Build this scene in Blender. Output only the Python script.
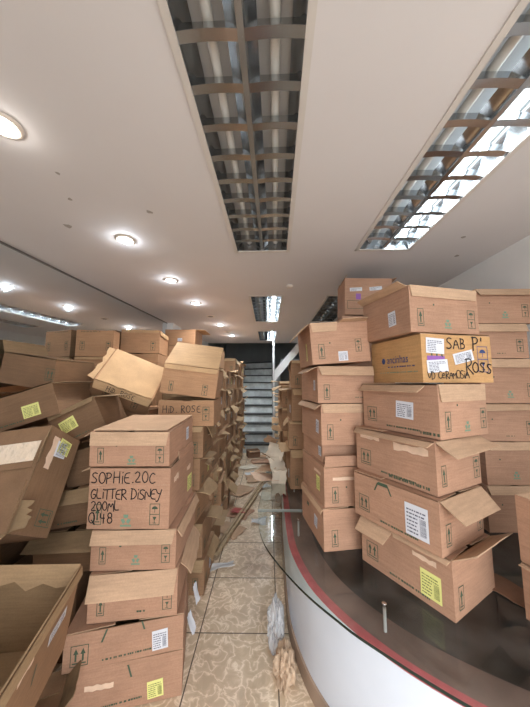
import bpy, math, random
from mathutils import Vector, Matrix
R = math.radians
rnd = random.Random(7)
for o in list(bpy.data.objects):
    bpy.data.objects.remove(o)
SC = bpy.context.scene
COL = SC.collection

# ------------------------------------------------------------------ camera, daylight, exposure
F_PX, PITCH, YAW = 270.0, math.atan(29 / 270.0), math.atan(3 / 270.0)
cd = bpy.data.cameras.new('camera')
cam = bpy.data.objects.new('camera', cd)
COL.objects.link(cam)
cd.sensor_fit = 'VERTICAL'
cd.sensor_height = 24.0
cd.lens = F_PX / 707.0 * 24.0
cd.clip_start = 0.02
cam.location = (0, 0, 1.48)
cam.rotation_euler = (R(90) + PITCH, 0, YAW)
SC.camera = cam

SC.view_settings.view_transform = 'Standard'
SC.view_settings.look = 'None'
SC.view_settings.gamma = 1.0
SC.view_settings.use_curve_mapping = False
SC.view_settings.exposure = 1.27
SC.cycles.use_denoising = True
SC.cycles.max_bounces = 10
SC.cycles.diffuse_bounces = 6
SC.cycles.transparent_max_bounces = 16

world = bpy.data.worlds.new('daylight')
SC.world = world
world.use_nodes = True
bg = world.node_tree.nodes['Background']
bg.inputs['Color'].default_value = (0.93, 0.97, 1.0, 1)
bg.inputs['Strength'].default_value = 3.0

# daylight entering through the open shopfront behind the camera
pl = bpy.data.lights.new('shopfront_daylight', 'AREA')
pl.shape = 'RECTANGLE'
pl.size, pl.size_y = 2.1, 2.2
pl.cycles.is_portal = True
po = bpy.data.objects.new('shopfront_daylight', pl)
COL.objects.link(po)
po.location = (0.64, -1.0, 1.15)
po.rotation_euler = (R(90), 0, 0)

CEIL = 2.45
LAMP_POWER = 0.6
SPOT_POWER = 11.0
TUBE_STRENGTH = 3.0
LENS_STRENGTH = 12.0

# ------------------------------------------------------------------ materials
def nt(name):
    m = bpy.data.materials.new(name)
    m.use_nodes = True
    t = m.node_tree
    b = t.nodes['Principled BSDF']
    return m, t, b

def N(t, kind, **kw):
    n = t.nodes.new(kind)
    for k, v in kw.items():
        if k in n.inputs.keys():
            n.inputs[k].default_value = v
        else:
            setattr(n, k, v)
    return n

def flat(name, col, rough=0.6, metal=0.0, noise=0.0, scale=8.0, bump=0.0):
    m, t, b = nt(name)
    b.inputs['Roughness'].default_value = rough
    b.inputs['Metallic'].default_value = metal
    if noise or bump:
        tc = N(t, 'ShaderNodeTexCoord')
        ns = N(t, 'ShaderNodeTexNoise', Scale=scale, Detail=6.0)
        t.links.new(tc.outputs['Object'], ns.inputs['Vector'])
        r = N(t, 'ShaderNodeValToRGB')
        r.color_ramp.elements[0].position = 0.3
        r.color_ramp.elements[1].position = 0.7
        r.color_ramp.elements[0].color = tuple(c * (1 - noise) for c in col) + (1,)
        r.color_ramp.elements[1].color = tuple(min(1, c * (1 + noise)) for c in col) + (1,)
        t.links.new(ns.outputs['Fac'], r.inputs['Fac'])
        t.links.new(r.outputs['Color'], b.inputs['Base Color'])
        if bump:
            bp = N(t, 'ShaderNodeBump', Strength=bump, Distance=0.01)
            t.links.new(ns.outputs['Fac'], bp.inputs['Height'])
            t.links.new(bp.outputs['Normal'], b.inputs['Normal'])
    else:
        b.inputs['Base Color'].default_value = (*col, 1)
    return m

def kraft(name, col, rough=0.72):
    """corrugated board: object tint, cloudy wear, fine flute lines"""
    m, t, b = nt(name)
    tc = N(t, 'ShaderNodeTexCoord')
    oi = N(t, 'ShaderNodeObjectInfo')
    ns = N(t, 'ShaderNodeTexNoise', Scale=5.0, Detail=7.0, Roughness=0.6)
    fb = N(t, 'ShaderNodeTexNoise', Scale=160.0, Detail=2.0)
    mp = N(t, 'ShaderNodeMapping')
    mp.inputs['Scale'].default_value = (1, 1, 14)
    t.links.new(tc.outputs['Object'], mp.inputs['Vector'])
    ln = N(t, 'ShaderNodeTexNoise', Scale=9.0, Detail=3.0)
    t.links.new(mp.outputs['Vector'], ln.inputs['Vector'])
    off = N(t, 'ShaderNodeVectorMath', operation='ADD')
    t.links.new(tc.outputs['Object'], off.inputs[0])
    t.links.new(oi.outputs['Location'], off.inputs[1])
    t.links.new(off.outputs[0], ns.inputs['Vector'])
    t.links.new(tc.outputs['Object'], fb.inputs['Vector'])
    r = N(t, 'ShaderNodeValToRGB')
    r.color_ramp.elements[0].position = 0.25
    r.color_ramp.elements[1].position = 0.75
    r.color_ramp.elements[0].color = tuple(c * 0.84 for c in col) + (1,)
    r.color_ramp.elements[1].color = tuple(c * 1.10 for c in col) + (1,)
    t.links.new(ns.outputs['Fac'], r.inputs['Fac'])
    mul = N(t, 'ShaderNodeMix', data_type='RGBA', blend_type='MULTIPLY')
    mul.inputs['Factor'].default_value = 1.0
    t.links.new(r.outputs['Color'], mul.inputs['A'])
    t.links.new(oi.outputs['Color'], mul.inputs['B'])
    ov = N(t, 'ShaderNodeMix', data_type='RGBA', blend_type='OVERLAY')
    ov.inputs['Factor'].default_value = 0.22
    t.links.new(mul.outputs['Result'], ov.inputs['A'])
    t.links.new(ln.outputs['Fac'], ov.inputs['B'])
    ov2 = N(t, 'ShaderNodeMix', data_type='RGBA', blend_type='OVERLAY')
    ov2.inputs['Factor'].default_value = 0.15
    t.links.new(ov.outputs['Result'], ov2.inputs['A'])
    t.links.new(fb.outputs['Fac'], ov2.inputs['B'])
    t.links.new(ov2.outputs['Result'], b.inputs['Base Color'])
    b.inputs['Roughness'].default_value = rough
    b.inputs['Specular IOR Level'].default_value = 0.25
    bp = N(t, 'ShaderNodeBump', Strength=0.12, Distance=0.004)
    t.links.new(ln.outputs['Fac'], bp.inputs['Height'])
    t.links.new(bp.outputs['Normal'], b.inputs['Normal'])
    return m

M = {}
M['outer'] = kraft('kraft_outer', (0.415, 0.238, 0.155))
M['inner'] = kraft('kraft_inner', (0.485, 0.318, 0.205))
M['yellow_kraft'] = kraft('kraft_yellow', (0.50, 0.285, 0.125))
M['ink'] = flat('green_black_ink', (0.055, 0.085, 0.05), 0.7)
M['teal'] = flat('teal_ink', (0.16, 0.25, 0.17), 0.7)
M['pen'] = flat('marker_ink', (0.012, 0.011, 0.012), 0.5)
M['blue'] = flat('blue_print', (0.035, 0.06, 0.17), 0.6)
M['purple'] = flat('purple_print', (0.25, 0.09, 0.35), 0.6)
M['white_paper'] = flat('white_label_paper', (0.63, 0.64, 0.69), 0.5)
M['yellow_paper'] = flat('yellow_label_paper', (0.72, 0.70, 0.25), 0.5)
M['grey_paper'] = flat('grey_label_paper', (0.60, 0.61, 0.63), 0.5)
M['label_ink'] = flat('label_print', (0.10, 0.10, 0.14), 0.6)
M['yellow_ink'] = flat('label_print_dark', (0.16, 0.17, 0.05), 0.6)
M['torn'] = flat('torn_paper_layer', (0.66, 0.47, 0.34), 0.8, noise=0.1, scale=30)
m, t, b = nt('clear_packing_tape')
b.inputs['Base Color'].default_value = (0.70, 0.56, 0.43, 1)
b.inputs['Roughness'].default_value = 0.16
b.inputs['Specular IOR Level'].default_value = 0.8
tc = N(t, 'ShaderNodeTexCoord'); ns = N(t, 'ShaderNodeTexNoise', Scale=22.0, Detail=3.0)
t.links.new(tc.outputs['Object'], ns.inputs['Vector'])
bp = N(t, 'ShaderNodeBump', Strength=0.9, Distance=0.02)
t.links.new(ns.outputs['Fac'], bp.inputs['Height']); t.links.new(bp.outputs['Normal'], b.inputs['Normal'])
M['tape'] = m

M['ceiling'] = flat('ceiling_paint', (0.68, 0.65, 0.648), 0.75, noise=0.035, scale=1.3)
M['ceiling_chip'] = flat('chipped_plaster', (0.36, 0.33, 0.30), 0.9)
M['wall'] = flat('white_wall_paint', (0.78, 0.78, 0.77), 0.7, noise=0.04, scale=2.0)
M['dark_wall'] = flat('dark_shaft_paint', (0.30, 0.33, 0.34), 0.8, noise=0.12, scale=3)
M['grey_wall'] = flat('grey_wall_paint', (0.30, 0.32, 0.32), 0.8, noise=0.1, scale=3)
M['riser'] = flat('worn_riser_stone', (0.60, 0.65, 0.65), 0.6, noise=0.22, scale=7)
M['tread'] = flat('black_tread_stone', (0.03, 0.032, 0.034), 0.5, noise=0.3, scale=9)
M['chrome'] = flat('polished_metal', (0.8, 0.8, 0.8), 0.12, 1.0)
M['frame_paint'] = flat('fixture_frame_paint', (0.62, 0.58, 0.54), 0.4)
M['fix_white'] = flat('fixture_enamel', (0.60, 0.60, 0.60), 0.4)
M['louver'] = flat('mirror_louver_metal', (0.50, 0.52, 0.54), 0.20, 1.0)
M['tube_off'] = flat('unlit_tube_glass', (0.62, 0.60, 0.56), 0.25)
M['trim_ring'] = flat('downlight_ring_paint', (0.70, 0.62, 0.54), 0.35)
M['dead_lens'] = flat('dead_lamp_glass', (0.12, 0.11, 0.10), 0.3)
M['pavement'] = flat('pavement_concrete', (0.40, 0.39, 0.37), 0.9, noise=0.1, scale=3)
M['wood'] = flat('thin_wood_strip', (0.38, 0.27, 0.16), 0.7, noise=0.2, scale=18)
M['white_card'] = flat('pale_card', (0.66, 0.58, 0.47), 0.8, noise=0.1, scale=12)
M['red_card'] = flat('red_printed_card', (0.33, 0.05, 0.04), 0.6, noise=0.3, scale=10)
M['kraft_paper'] = flat('crumpled_brown_paper', (0.50, 0.36, 0.25), 0.8, noise=0.1, scale=20)

def emitter(name, col, s):
    m, t, b = nt(name)
    b.inputs['Base Color'].default_value = (0.8, 0.8, 0.8, 1)
    b.inputs['Emission Color'].default_value = (*col, 1)
    b.inputs['Emission Strength'].default_value = s
    return m
M['tube_on'] = emitter('lit_tube', (0.80, 0.93, 1.0), TUBE_STRENGTH)
M['tube_dim'] = emitter('weak_lit_tube', (0.76, 0.90, 1.0), TUBE_STRENGTH * .6)
M['lens_on'] = emitter('lit_lens', (0.86, 0.94, 1.0), LENS_STRENGTH)
M['lens_warm'] = emitter('lit_lens_near', (1.0, 0.95, 0.88), LENS_STRENGTH * 0.5)

# mirror, slightly dirty
m, t, b = nt('old_mirror')
tc = N(t, 'ShaderNodeTexCoord'); ns = N(t, 'ShaderNodeTexNoise', Scale=3.0, Detail=8.0)
t.links.new(tc.outputs['Object'], ns.inputs['Vector'])
r = N(t, 'ShaderNodeMapRange'); r.inputs['To Min'].default_value = 0.0; r.inputs['To Max'].default_value = 0.10
t.links.new(ns.outputs['Fac'], r.inputs['Value']); t.links.new(r.outputs['Result'], b.inputs['Roughness'])
b.inputs['Base Color'].default_value = (0.74, 0.78, 0.80, 1); b.inputs['Metallic'].default_value = 1.0
M['mirror'] = m

# clear counter glass: fresnel reflection over straight transmission
m = bpy.data.materials.new('counter_glass'); m.use_nodes = True; t = m.node_tree
t.nodes.clear()
out = N(t, 'ShaderNodeOutputMaterial'); mx = N(t, 'ShaderNodeMixShader'); fr = N(t, 'ShaderNodeFresnel', IOR=1.5)
tr = N(t, 'ShaderNodeBsdfTransparent'); tr.inputs['Color'].default_value = (0.86, 0.93, 0.91, 1)
gl = N(t, 'ShaderNodeBsdfGlossy'); gl.inputs['Roughness'].default_value = 0.03
df = N(t, 'ShaderNodeBsdfDiffuse'); df.inputs['Color'].default_value = (0.5, 0.47, 0.44, 1)
mx2 = N(t, 'ShaderNodeMixShader')
tc = N(t, 'ShaderNodeTexCoord'); ns = N(t, 'ShaderNodeTexNoise', Scale=6.0, Detail=8.0)
rr = N(t, 'ShaderNodeMapRange'); rr.inputs['From Min'].default_value = 0.4; rr.inputs['From Max'].default_value = 0.8
rr.inputs['To Min'].default_value = 0.02; rr.inputs['To Max'].default_value = 0.16
t.links.new(tc.outputs['Object'], ns.inputs['Vector']); t.links.new(ns.outputs['Fac'], rr.inputs['Value'])
t.links.new(rr.outputs['Result'], mx2.inputs['Fac'])
t.links.new(tr.outputs[0], mx2.inputs[1]); t.links.new(df.outputs[0], mx2.inputs[2])
t.links.new(fr.outputs[0], mx.inputs['Fac']); t.links.new(mx2.outputs[0], mx.inputs[1]); t.links.new(gl.outputs[0], mx.inputs[2])
t.links.new(mx.outputs[0], out.inputs['Surface'])
M['glass'] = m
M['glass_edge'] = flat('glass_edge', (0.008, 0.022, 0.018), 0.15)
M['glass_seam'] = flat('ground_glass_seam', (0.40, 0.45, 0.44), 0.3)
M['plinth_white'] = flat('plinth_laminate', (0.66, 0.71, 0.80), 0.45, noise=0.04, scale=3)
M['plinth_red'] = flat('red_edge_laminate', (0.72, 0.15, 0.17), 0.5, noise=0.18, scale=14)
M['plinth_brown'] = flat('dusty_brown_deck', (0.29, 0.185, 0.155), 0.7, noise=0.25, scale=7)
M['plinth_dark'] = flat('dusty_black_deck', (0.055, 0.05, 0.047), 0.45, noise=0.75, scale=6)
M['skirting'] = flat('dirty_brown_skirting', (0.32, 0.23, 0.17), 0.7, noise=0.25, scale=6)

# plastic film
m = bpy.data.materials.new('plastic_film'); m.use_nodes = True; t = m.node_tree
b = t.nodes['Principled BSDF']; b.inputs['Base Color'].default_value = (0.80, 0.81, 0.84, 1); b.inputs['Roughness'].default_value = 0.2
tr = N(t, 'ShaderNodeBsdfTransparent'); mx = N(t, 'ShaderNodeMixShader'); mx.inputs['Fac'].default_value = 0.62
t.links.new(tr.outputs[0], mx.inputs[1]); t.links.new(b.outputs[0], mx.inputs[2])
t.links.new(mx.outputs[0], t.nodes['Material Output'].inputs['Surface'])
M['film'] = m

# floor tiles: joints every 0.456 m, marbled beige glaze
m, t, b = nt('floor_tiles')
tc = N(t, 'ShaderNodeTexCoord'); sx = N(t, 'ShaderNodeSeparateXYZ'); t.links.new(tc.outputs['Object'], sx.inputs[0])
def joint(axis, off, pitch=0.457, w=0.0035):
    a = N(t, 'ShaderNodeMath', operation='SUBTRACT'); t.links.new(sx.outputs[axis], a.inputs[0]); a.inputs[1].default_value = off
    p = N(t, 'ShaderNodeMath', operation='PINGPONG'); t.links.new(a.outputs[0], p.inputs[0]); p.inputs[1].default_value = pitch / 2
    l = N(t, 'ShaderNodeMath', operation='LESS_THAN'); t.links.new(p.outputs[0], l.inputs[0]); l.inputs[1].default_value = w
    return l
jx, jy = joint('X', 0.05), joint('Y', 1.769)
jm = N(t, 'ShaderNodeMath', operation='MAXIMUM'); t.links.new(jx.outputs[0], jm.inputs[0]); t.links.new(jy.outputs[0], jm.inputs[1])
n1 = N(t, 'ShaderNodeTexNoise', Scale=15.0, Detail=5.0, Distortion=0.7); t.links.new(tc.outputs['Object'], n1.inputs['Vector'])
r1 = N(t, 'ShaderNodeValToRGB'); cr = r1.color_ramp
cr.elements[0].position = 0.36; cr.elements[0].color = (0.5562, 0.4177, 0.2875, 1)
cr.elements[1].position = 0.46; cr.elements[1].color = (0.6232, 0.4761, 0.3332, 1)
e = cr.elements.new(0.50); e.color = (0.8456, 0.6998, 0.5533, 1)
e = cr.elements.new(0.545); e.color = (0.6124, 0.4650, 0.3230, 1)
e = cr.elements.new(0.63); e.color = (0.5346, 0.3979, 0.2710, 1)
t.links.new(n1.outputs['Fac'], r1.inputs['Fac'])
n2 = N(t, 'ShaderNodeTexNoise', Scale=2.2, Detail=5.0); t.links.new(tc.outputs['Object'], n2.inputs['Vector'])
mm = N(t, 'ShaderNodeMix', data_type='RGBA', blend_type='OVERLAY'); mm.inputs['Factor'].default_value = 0.25
t.links.new(r1.outputs['Color'], mm.inputs['A']); t.links.new(n2.outputs['Fac'], mm.inputs['B'])
mj = N(t, 'ShaderNodeMix', data_type='RGBA'); t.links.new(jm.outputs[0], mj.inputs['Factor'])
t.links.new(mm.outputs['Result'], mj.inputs['A']); mj.inputs['B'].default_value = (0.10, 0.065, 0.04, 1)
t.links.new(mj.outputs['Result'], b.inputs['Base Color'])
b.inputs['Roughness'].default_value = 0.36
M['tiles'] = m

# ------------------------------------------------------------------ mesh helpers
class MB:
    def __init__(s):
        s.v, s.f, s.m, s.mats, s.sm = [], [], [], [], []
    def mi(s, mat):
        if mat not in s.mats:
            s.mats.append(mat)
        return s.mats.index(mat)
    def face(s, pts, mat, smooth=False):
        i = len(s.v)
        s.v.extend([tuple(p) for p in pts])
        s.f.append(tuple(range(i, i + len(pts))))
        s.m.append(s.mi(mat)); s.sm.append(smooth)
    def grid(s, fn, nu, nv, mat, smooth=True, flip=False):
        i = len(s.v)
        for b in range(nv + 1):
            for a in range(nu + 1):
                s.v.append(tuple(fn(a / nu, b / nv)))
        k = s.mi(mat)
        for b in range(nv):
            for a in range(nu):
                q = [i + b * (nu + 1) + a, i + b * (nu + 1) + a + 1, i + (b + 1) * (nu + 1) + a + 1, i + (b + 1) * (nu + 1) + a]
                s.f.append(tuple(q[::-1] if flip else q)); s.m.append(k); s.sm.append(smooth)
    def box(s, lo, hi, mat):
        x0, y0, z0 = lo; x1, y1, z1 = hi
        P = [(x0,y0,z0),(x1,y0,z0),(x1,y1,z0),(x0,y1,z0),(x0,y0,z1),(x1,y0,z1),(x1,y1,z1),(x0,y1,z1)]
        for q in ((3,2,1,0),(4,5,6,7),(0,1,5,4),(1,2,6,5),(2,3,7,6),(3,0,4,7)):
            s.face([P[k] for k in q], mat)
    def tube(s, path, rad, mat, seg=10, caps=True):
        path = [Vector(p) for p in path]
        rings = []
        for k, p in enumerate(path):
            d = (path[min(k + 1, len(path) - 1)] - path[max(k - 1, 0)]).normalized()
            a = d.orthogonal().normalized(); c = d.cross(a)
            rr = rad[k] if isinstance(rad, (list, tuple)) else rad
            rings.append([p + (a * math.cos(2*math.pi*j/seg) + c * math.sin(2*math.pi*j/seg)) * rr for j in range(seg)])
        i = len(s.v)
        for g in rings:
            s.v.extend([tuple(q) for q in g])
        k = s.mi(mat)
        for a in range(len(rings) - 1):
            for j in range(seg):
                j2 = (j + 1) % seg
                s.f.append((i+a*seg+j, i+a*seg+j2, i+(a+1)*seg+j2, i+(a+1)*seg+j)); s.m.append(k); s.sm.append(True)
        if caps:
            s.face(rings[0][::-1], mat); s.face(rings[-1], mat)
    def lathe(s, prof, mat, seg=28, c=(0, 0, 0)):
        i = len(s.v)
        for r_, z in prof:
            for j in range(seg):
                a = 2*math.pi*j/seg
                s.v.append((c[0]+r_*math.cos(a), c[1]+r_*math.sin(a), c[2]+z))
        k = s.mi(mat)
        for a in range(len(prof) - 1):
            for j in range(seg):
                j2 = (j+1) % seg
                s.f.append((i+a*seg+j, i+a*seg+j2, i+(a+1)*seg+j2, i+(a+1)*seg+j)); s.m.append(k); s.sm.append(True)
    def build(s, name, parent=None, color=None):
        me = bpy.data.meshes.new(name)
        me.from_pydata(s.v, [], s.f)
        for mt in s.mats:
            me.materials.append(M[mt])
        me.polygons.foreach_set('material_index', s.m)
        me.polygons.foreach_set('use_smooth', s.sm)
        me.update()
        o = bpy.data.objects.new(name, me)
        COL.objects.link(o)
        if parent is not None:
            o.parent = parent
        if color:
            o.color = color
        return o

def tag(o, label, cat, group=None, kind=None):
    if label: o['label'] = label
    if cat: o['category'] = cat
    if group: o['group'] = group
    if kind: o['kind'] = kind
    return o

def empty(name, loc=(0, 0, 0)):
    o = bpy.data.objects.new(name, None)
    COL.objects.link(o)
    o.location = loc
    o.empty_display_size = 0.05
    return o

def struct(name, mb, parent=None):
    o = mb.build(name, parent)
    o['kind'] = 'structure'
    return o

# ------------------------------------------------------------------ the room
def lwx(y):                                   # the mirror wall runs slightly inwards
    return -1.985 + 0.077 * y
RWX = 1.73
fixtures = [(-0.235, 0.15, 0.52, 1.915), (0.655, 1.035, 0.52, 1.90), (-0.205, 0.165, 2.95, 4.24), (0.675, 1.045, 2.95, 4.24), (-0.20, 0.17, 5.05, 6.2)]
LAMPS = [(-1.0, 0.91, 'lit'), (-0.97, 1.735, 'lit'), (-0.925, 2.47, 'lit'), (-0.885, 3.22, 'lit'), (-0.845, 3.88, 'dead'),
         (-0.81, 4.49, 'lit'), (-0.775, 5.1, 'dead'), (-0.745, 5.52, 'lit')]

mb = MB(); mb.box((-2.2, -1.0, -0.06), (1.9, 9.6, 0.0), 'tiles'); struct('floor', mb)
mb = MB(); mb.box((-6, -7.0, -0.10), (6, -1.0, -0.02), 'pavement'); struct('pavement', mb)
def sk(x, y):                                 # the nearest fixture sits slightly askew
    f = fixtures[0]
    return (x - (.036 if y == f[2] and x in f[:2] else 0), y, CEIL)
# ceiling: one sheet with openings for the recessed fixtures
mb = MB()
xs = sorted({-2.2, 1.9} | {f[0] for f in fixtures} | {f[1] for f in fixtures})
ys = sorted({-1.0, 6.6} | {f[2] for f in fixtures} | {f[3] for f in fixtures})
for a in range(len(xs) - 1):
    for b_ in range(len(ys) - 1):
        cx, cy = (xs[a] + xs[a+1]) / 2, (ys[b_] + ys[b_+1]) / 2
        if any(f[0] < cx < f[1] and f[2] < cy < f[3] for f in fixtures):
            continue
        mb.face([sk(xs[a], ys[b_]), sk(xs[a], ys[b_+1]), sk(xs[a+1], ys[b_+1]), sk(xs[a+1], ys[b_])], 'ceiling')
mb.face([(-2.2, -1, CEIL + .16), (1.9, -1, CEIL + .16), (1.9, 6.6, CEIL + .16), (-2.2, 6.6, CEIL + .16)], 'dark_wall')
mb.face([(-2.2, 6.6, CEIL), (1.9, 6.6, CEIL), (1.9, 6.6, CEIL + .16), (-2.2, 6.6, CEIL + .16)], 'dark_wall')
for (cx, cy, r_) in ((-1.246, 1.575, 0.034), (-0.674, 1.442, 0.02), (-1.05, 1.33, 0.015), (1.31, 1.73, 0.016), (1.45, 2.0, 0.02), (0.22, 2.65, 0.02), (-0.98, 1.15, 0.012)):
    pts = [(cx + r_ * rnd.uniform(.5, 1.3) * math.cos(-k * 1.05), cy + r_ * rnd.uniform(.5, 1.3) * math.sin(-k * 1.05), CEIL - 0.0015) for k in range(6)]
    mb.face(pts, 'ceiling_chip')
struct('ceiling', mb)
mb = MB()
mb.face([(lwx(-1), -1, 0), (lwx(6.6), 6.6, 0), (lwx(6.6), 6.6, CEIL), (lwx(-1), -1, CEIL)], 'wall')
mb.face([(lwx(-1) - .12, -1, 0), (lwx(6.6) - .12, 6.6, 0), (lwx(6.6) - .12, 6.6, CEIL), (lwx(-1) - .12, -1, CEIL)], 'wall')
mb.box((lwx(4.32), 4.32, 0), (lwx(4.32) + .10, 4.75, CEIL), 'wall')
struct('wall_left', mb)
mb = MB(); mb.box((RWX, -1.0, 0), (RWX + .12, 9.6, CEIL), 'wall'); struct('wall_right', mb)
mb = MB()
mb.box((-2.2, -1.12, 2.25), (1.9, -1.0, CEIL + .16), 'wall')
mb.box((-2.3, -1.12, -.02), (-0.4, -1.0, 2.25), 'wall')  # unseen left part, widened to shade the left heap
mb.box((1.69, -1.12, -.02), (1.95, -1.0, 2.25), 'wall')
struct('wall_front', mb)
# stair shaft behind the room
mb = MB()
mb.box((-2.2, 9.5, 0), (1.9, 9.6, 4.4), 'dark_wall')
mb.box((-1.6, 6.6, 0), (-1.5, 9.5, 4.4), 'dark_wall')
mb.box((-2.2, 6.6, 4.4), (1.9, 9.6, 4.5), 'dark_wall')
mb.box((-2.2, 6.6, CEIL), (1.9, 6.66, 4.4), 'dark_wall')
mb.box((RWX, 6.6, CEIL), (RWX + .12, 9.6, 4.4), 'dark_wall')
struct('wall_back', mb)
mb = MB()
mb.box((0.13, 6.5, 0), (0.30, 6.6, 1.75), 'grey_wall')
mb.box((0.62, 6.5, 0), (RWX, 6.6, 2.05), 'grey_wall')
mb.box((0.30, 6.5, 1.95), (0.62, 6.6, 2.05), 'grey_wall')
struct('wall_partition', mb)

# wall mirror
mb = MB()
def mw(y, z, d): return (lwx(y) + d, y, z)
A = [mw(-0.6, .35, .012), mw(4.3, .35, .012), mw(4.3, 2.438, .012), mw(-0.6, 2.438, .012)]
B = [mw(-0.6, .35, .003), mw(4.3, .35, .003), mw(4.3, 2.438, .003), mw(-0.6, 2.438, .003)]
mb.face(A, 'mirror')
rt = empty('wall_mirror', (0, 0, 0))
mb.face(B[::-1], 'dark_wall')
for k in range(4):
    mb.face([A[k], B[k], B[(k+1) % 4], A[(k+1) % 4]], 'chrome')
mb.build('mirror_glass', rt)
mb = MB()
for (za, zb) in ((2.432, 2.447), (.335, .35)):
    P = [mw(-.6, za, .003), mw(4.3, za, .003), mw(4.3, zb, .003), mw(-.6, zb, .003)]
    Q = [mw(-.6, za, .018), mw(4.3, za, .018), mw(4.3, zb, .018), mw(-.6, zb, .018)]
    mb.face(Q, 'dead_lens')
    for k in range(4):
        mb.face([P[k], P[(k+1) % 4], Q[(k+1) % 4], Q[k]], 'dead_lens')
mb.build('edge_channel', rt)
tag(rt, 'large dusty wall mirror covering the left wall up to the ceiling', 'mirror')

# staircase
st = empty('staircase', (-0.28, 5.9, 0))
X0, X1 = -0.38, 0.38
for i in range(11):
    y0, z0 = i * 0.20, i * 0.187
    fan = max(0, i - 6) * 0.12                   # the top steps wind to the left
    mb = MB()
    def sp(x, y): return (x, y + (fan * (x - X0) / (X1 - X0)) * -1.0)
    a, b_ = sp(X0, y0), sp(X1, y0)
    P = [(*a, z0), (*b_, z0), (b_[0], b_[1] + .28, z0), (a[0], a[1] + .28, z0)]
    T = [(p[0], p[1], z0 + .155) for p in P]
    for q in ((P[0], P[1], T[1], T[0]), (P[1], P[2], T[2], T[1]), (P[3], P[0], T[0], T[3]), (P[2], P[3], T[3], T[2])):
        mb.face(q, 'riser')
    if i > 0: mb.face(P[::-1], 'riser')
    mb.build('riser', st)
    mb = MB()
    a, b_ = sp(X0 - .0, y0 - .028), sp(X1, y0 - .028)
    P = [(a[0], a[1], z0 + .156), (b_[0], b_[1], z0 + .156), (b_[0], b_[1] + .30, z0 + .156), (a[0], a[1] + .30, z0 + .156)]
    T = [(p[0], p[1], z0 + .187) for p in P]
    mb.face(P[::-1], 'tread'); mb.face(T, 'tread')
    for k in range(4):
        mb.face([P[k], P[(k+1) % 4], T[(k+1) % 4], T[k]], 'tread')
    mb.build('tread', st)
tag(st, 'worn grey staircase with black treads at the end of the aisle', 'stairs')

mb = MB(); mb.box((0.105, 5.98, 0), (0.145, 6.03, CEIL), 'fix_white')
tag(mb.build('support_post'), 'thin pale vertical post beside the staircase', 'post')
mb = MB()
P = [(0.15, 6.2, 1.50), (1.2, 6.2, 2.75), (1.2, 6.2, 2.95), (0.15, 6.2, 1.72)]
P = [(0.15, 6.2, 1.50), (0.93, 6.2, CEIL - .002), (0.73, 6.2, CEIL - .002), (0.15, 6.2, 1.76)]
Q = [(p[0], 6.28, p[2]) for p in P]
mb.face(P, 'wall'); mb.face(Q[::-1], 'wall')
for k in range(4):
    mb.face([P[k], Q[k], Q[(k+1) % 4], P[(k+1) % 4]], 'wall')
tag(mb.build('stair_stringer'), 'pale diagonal stringer of the upper flight right of the stairs', 'stringer')

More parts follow.
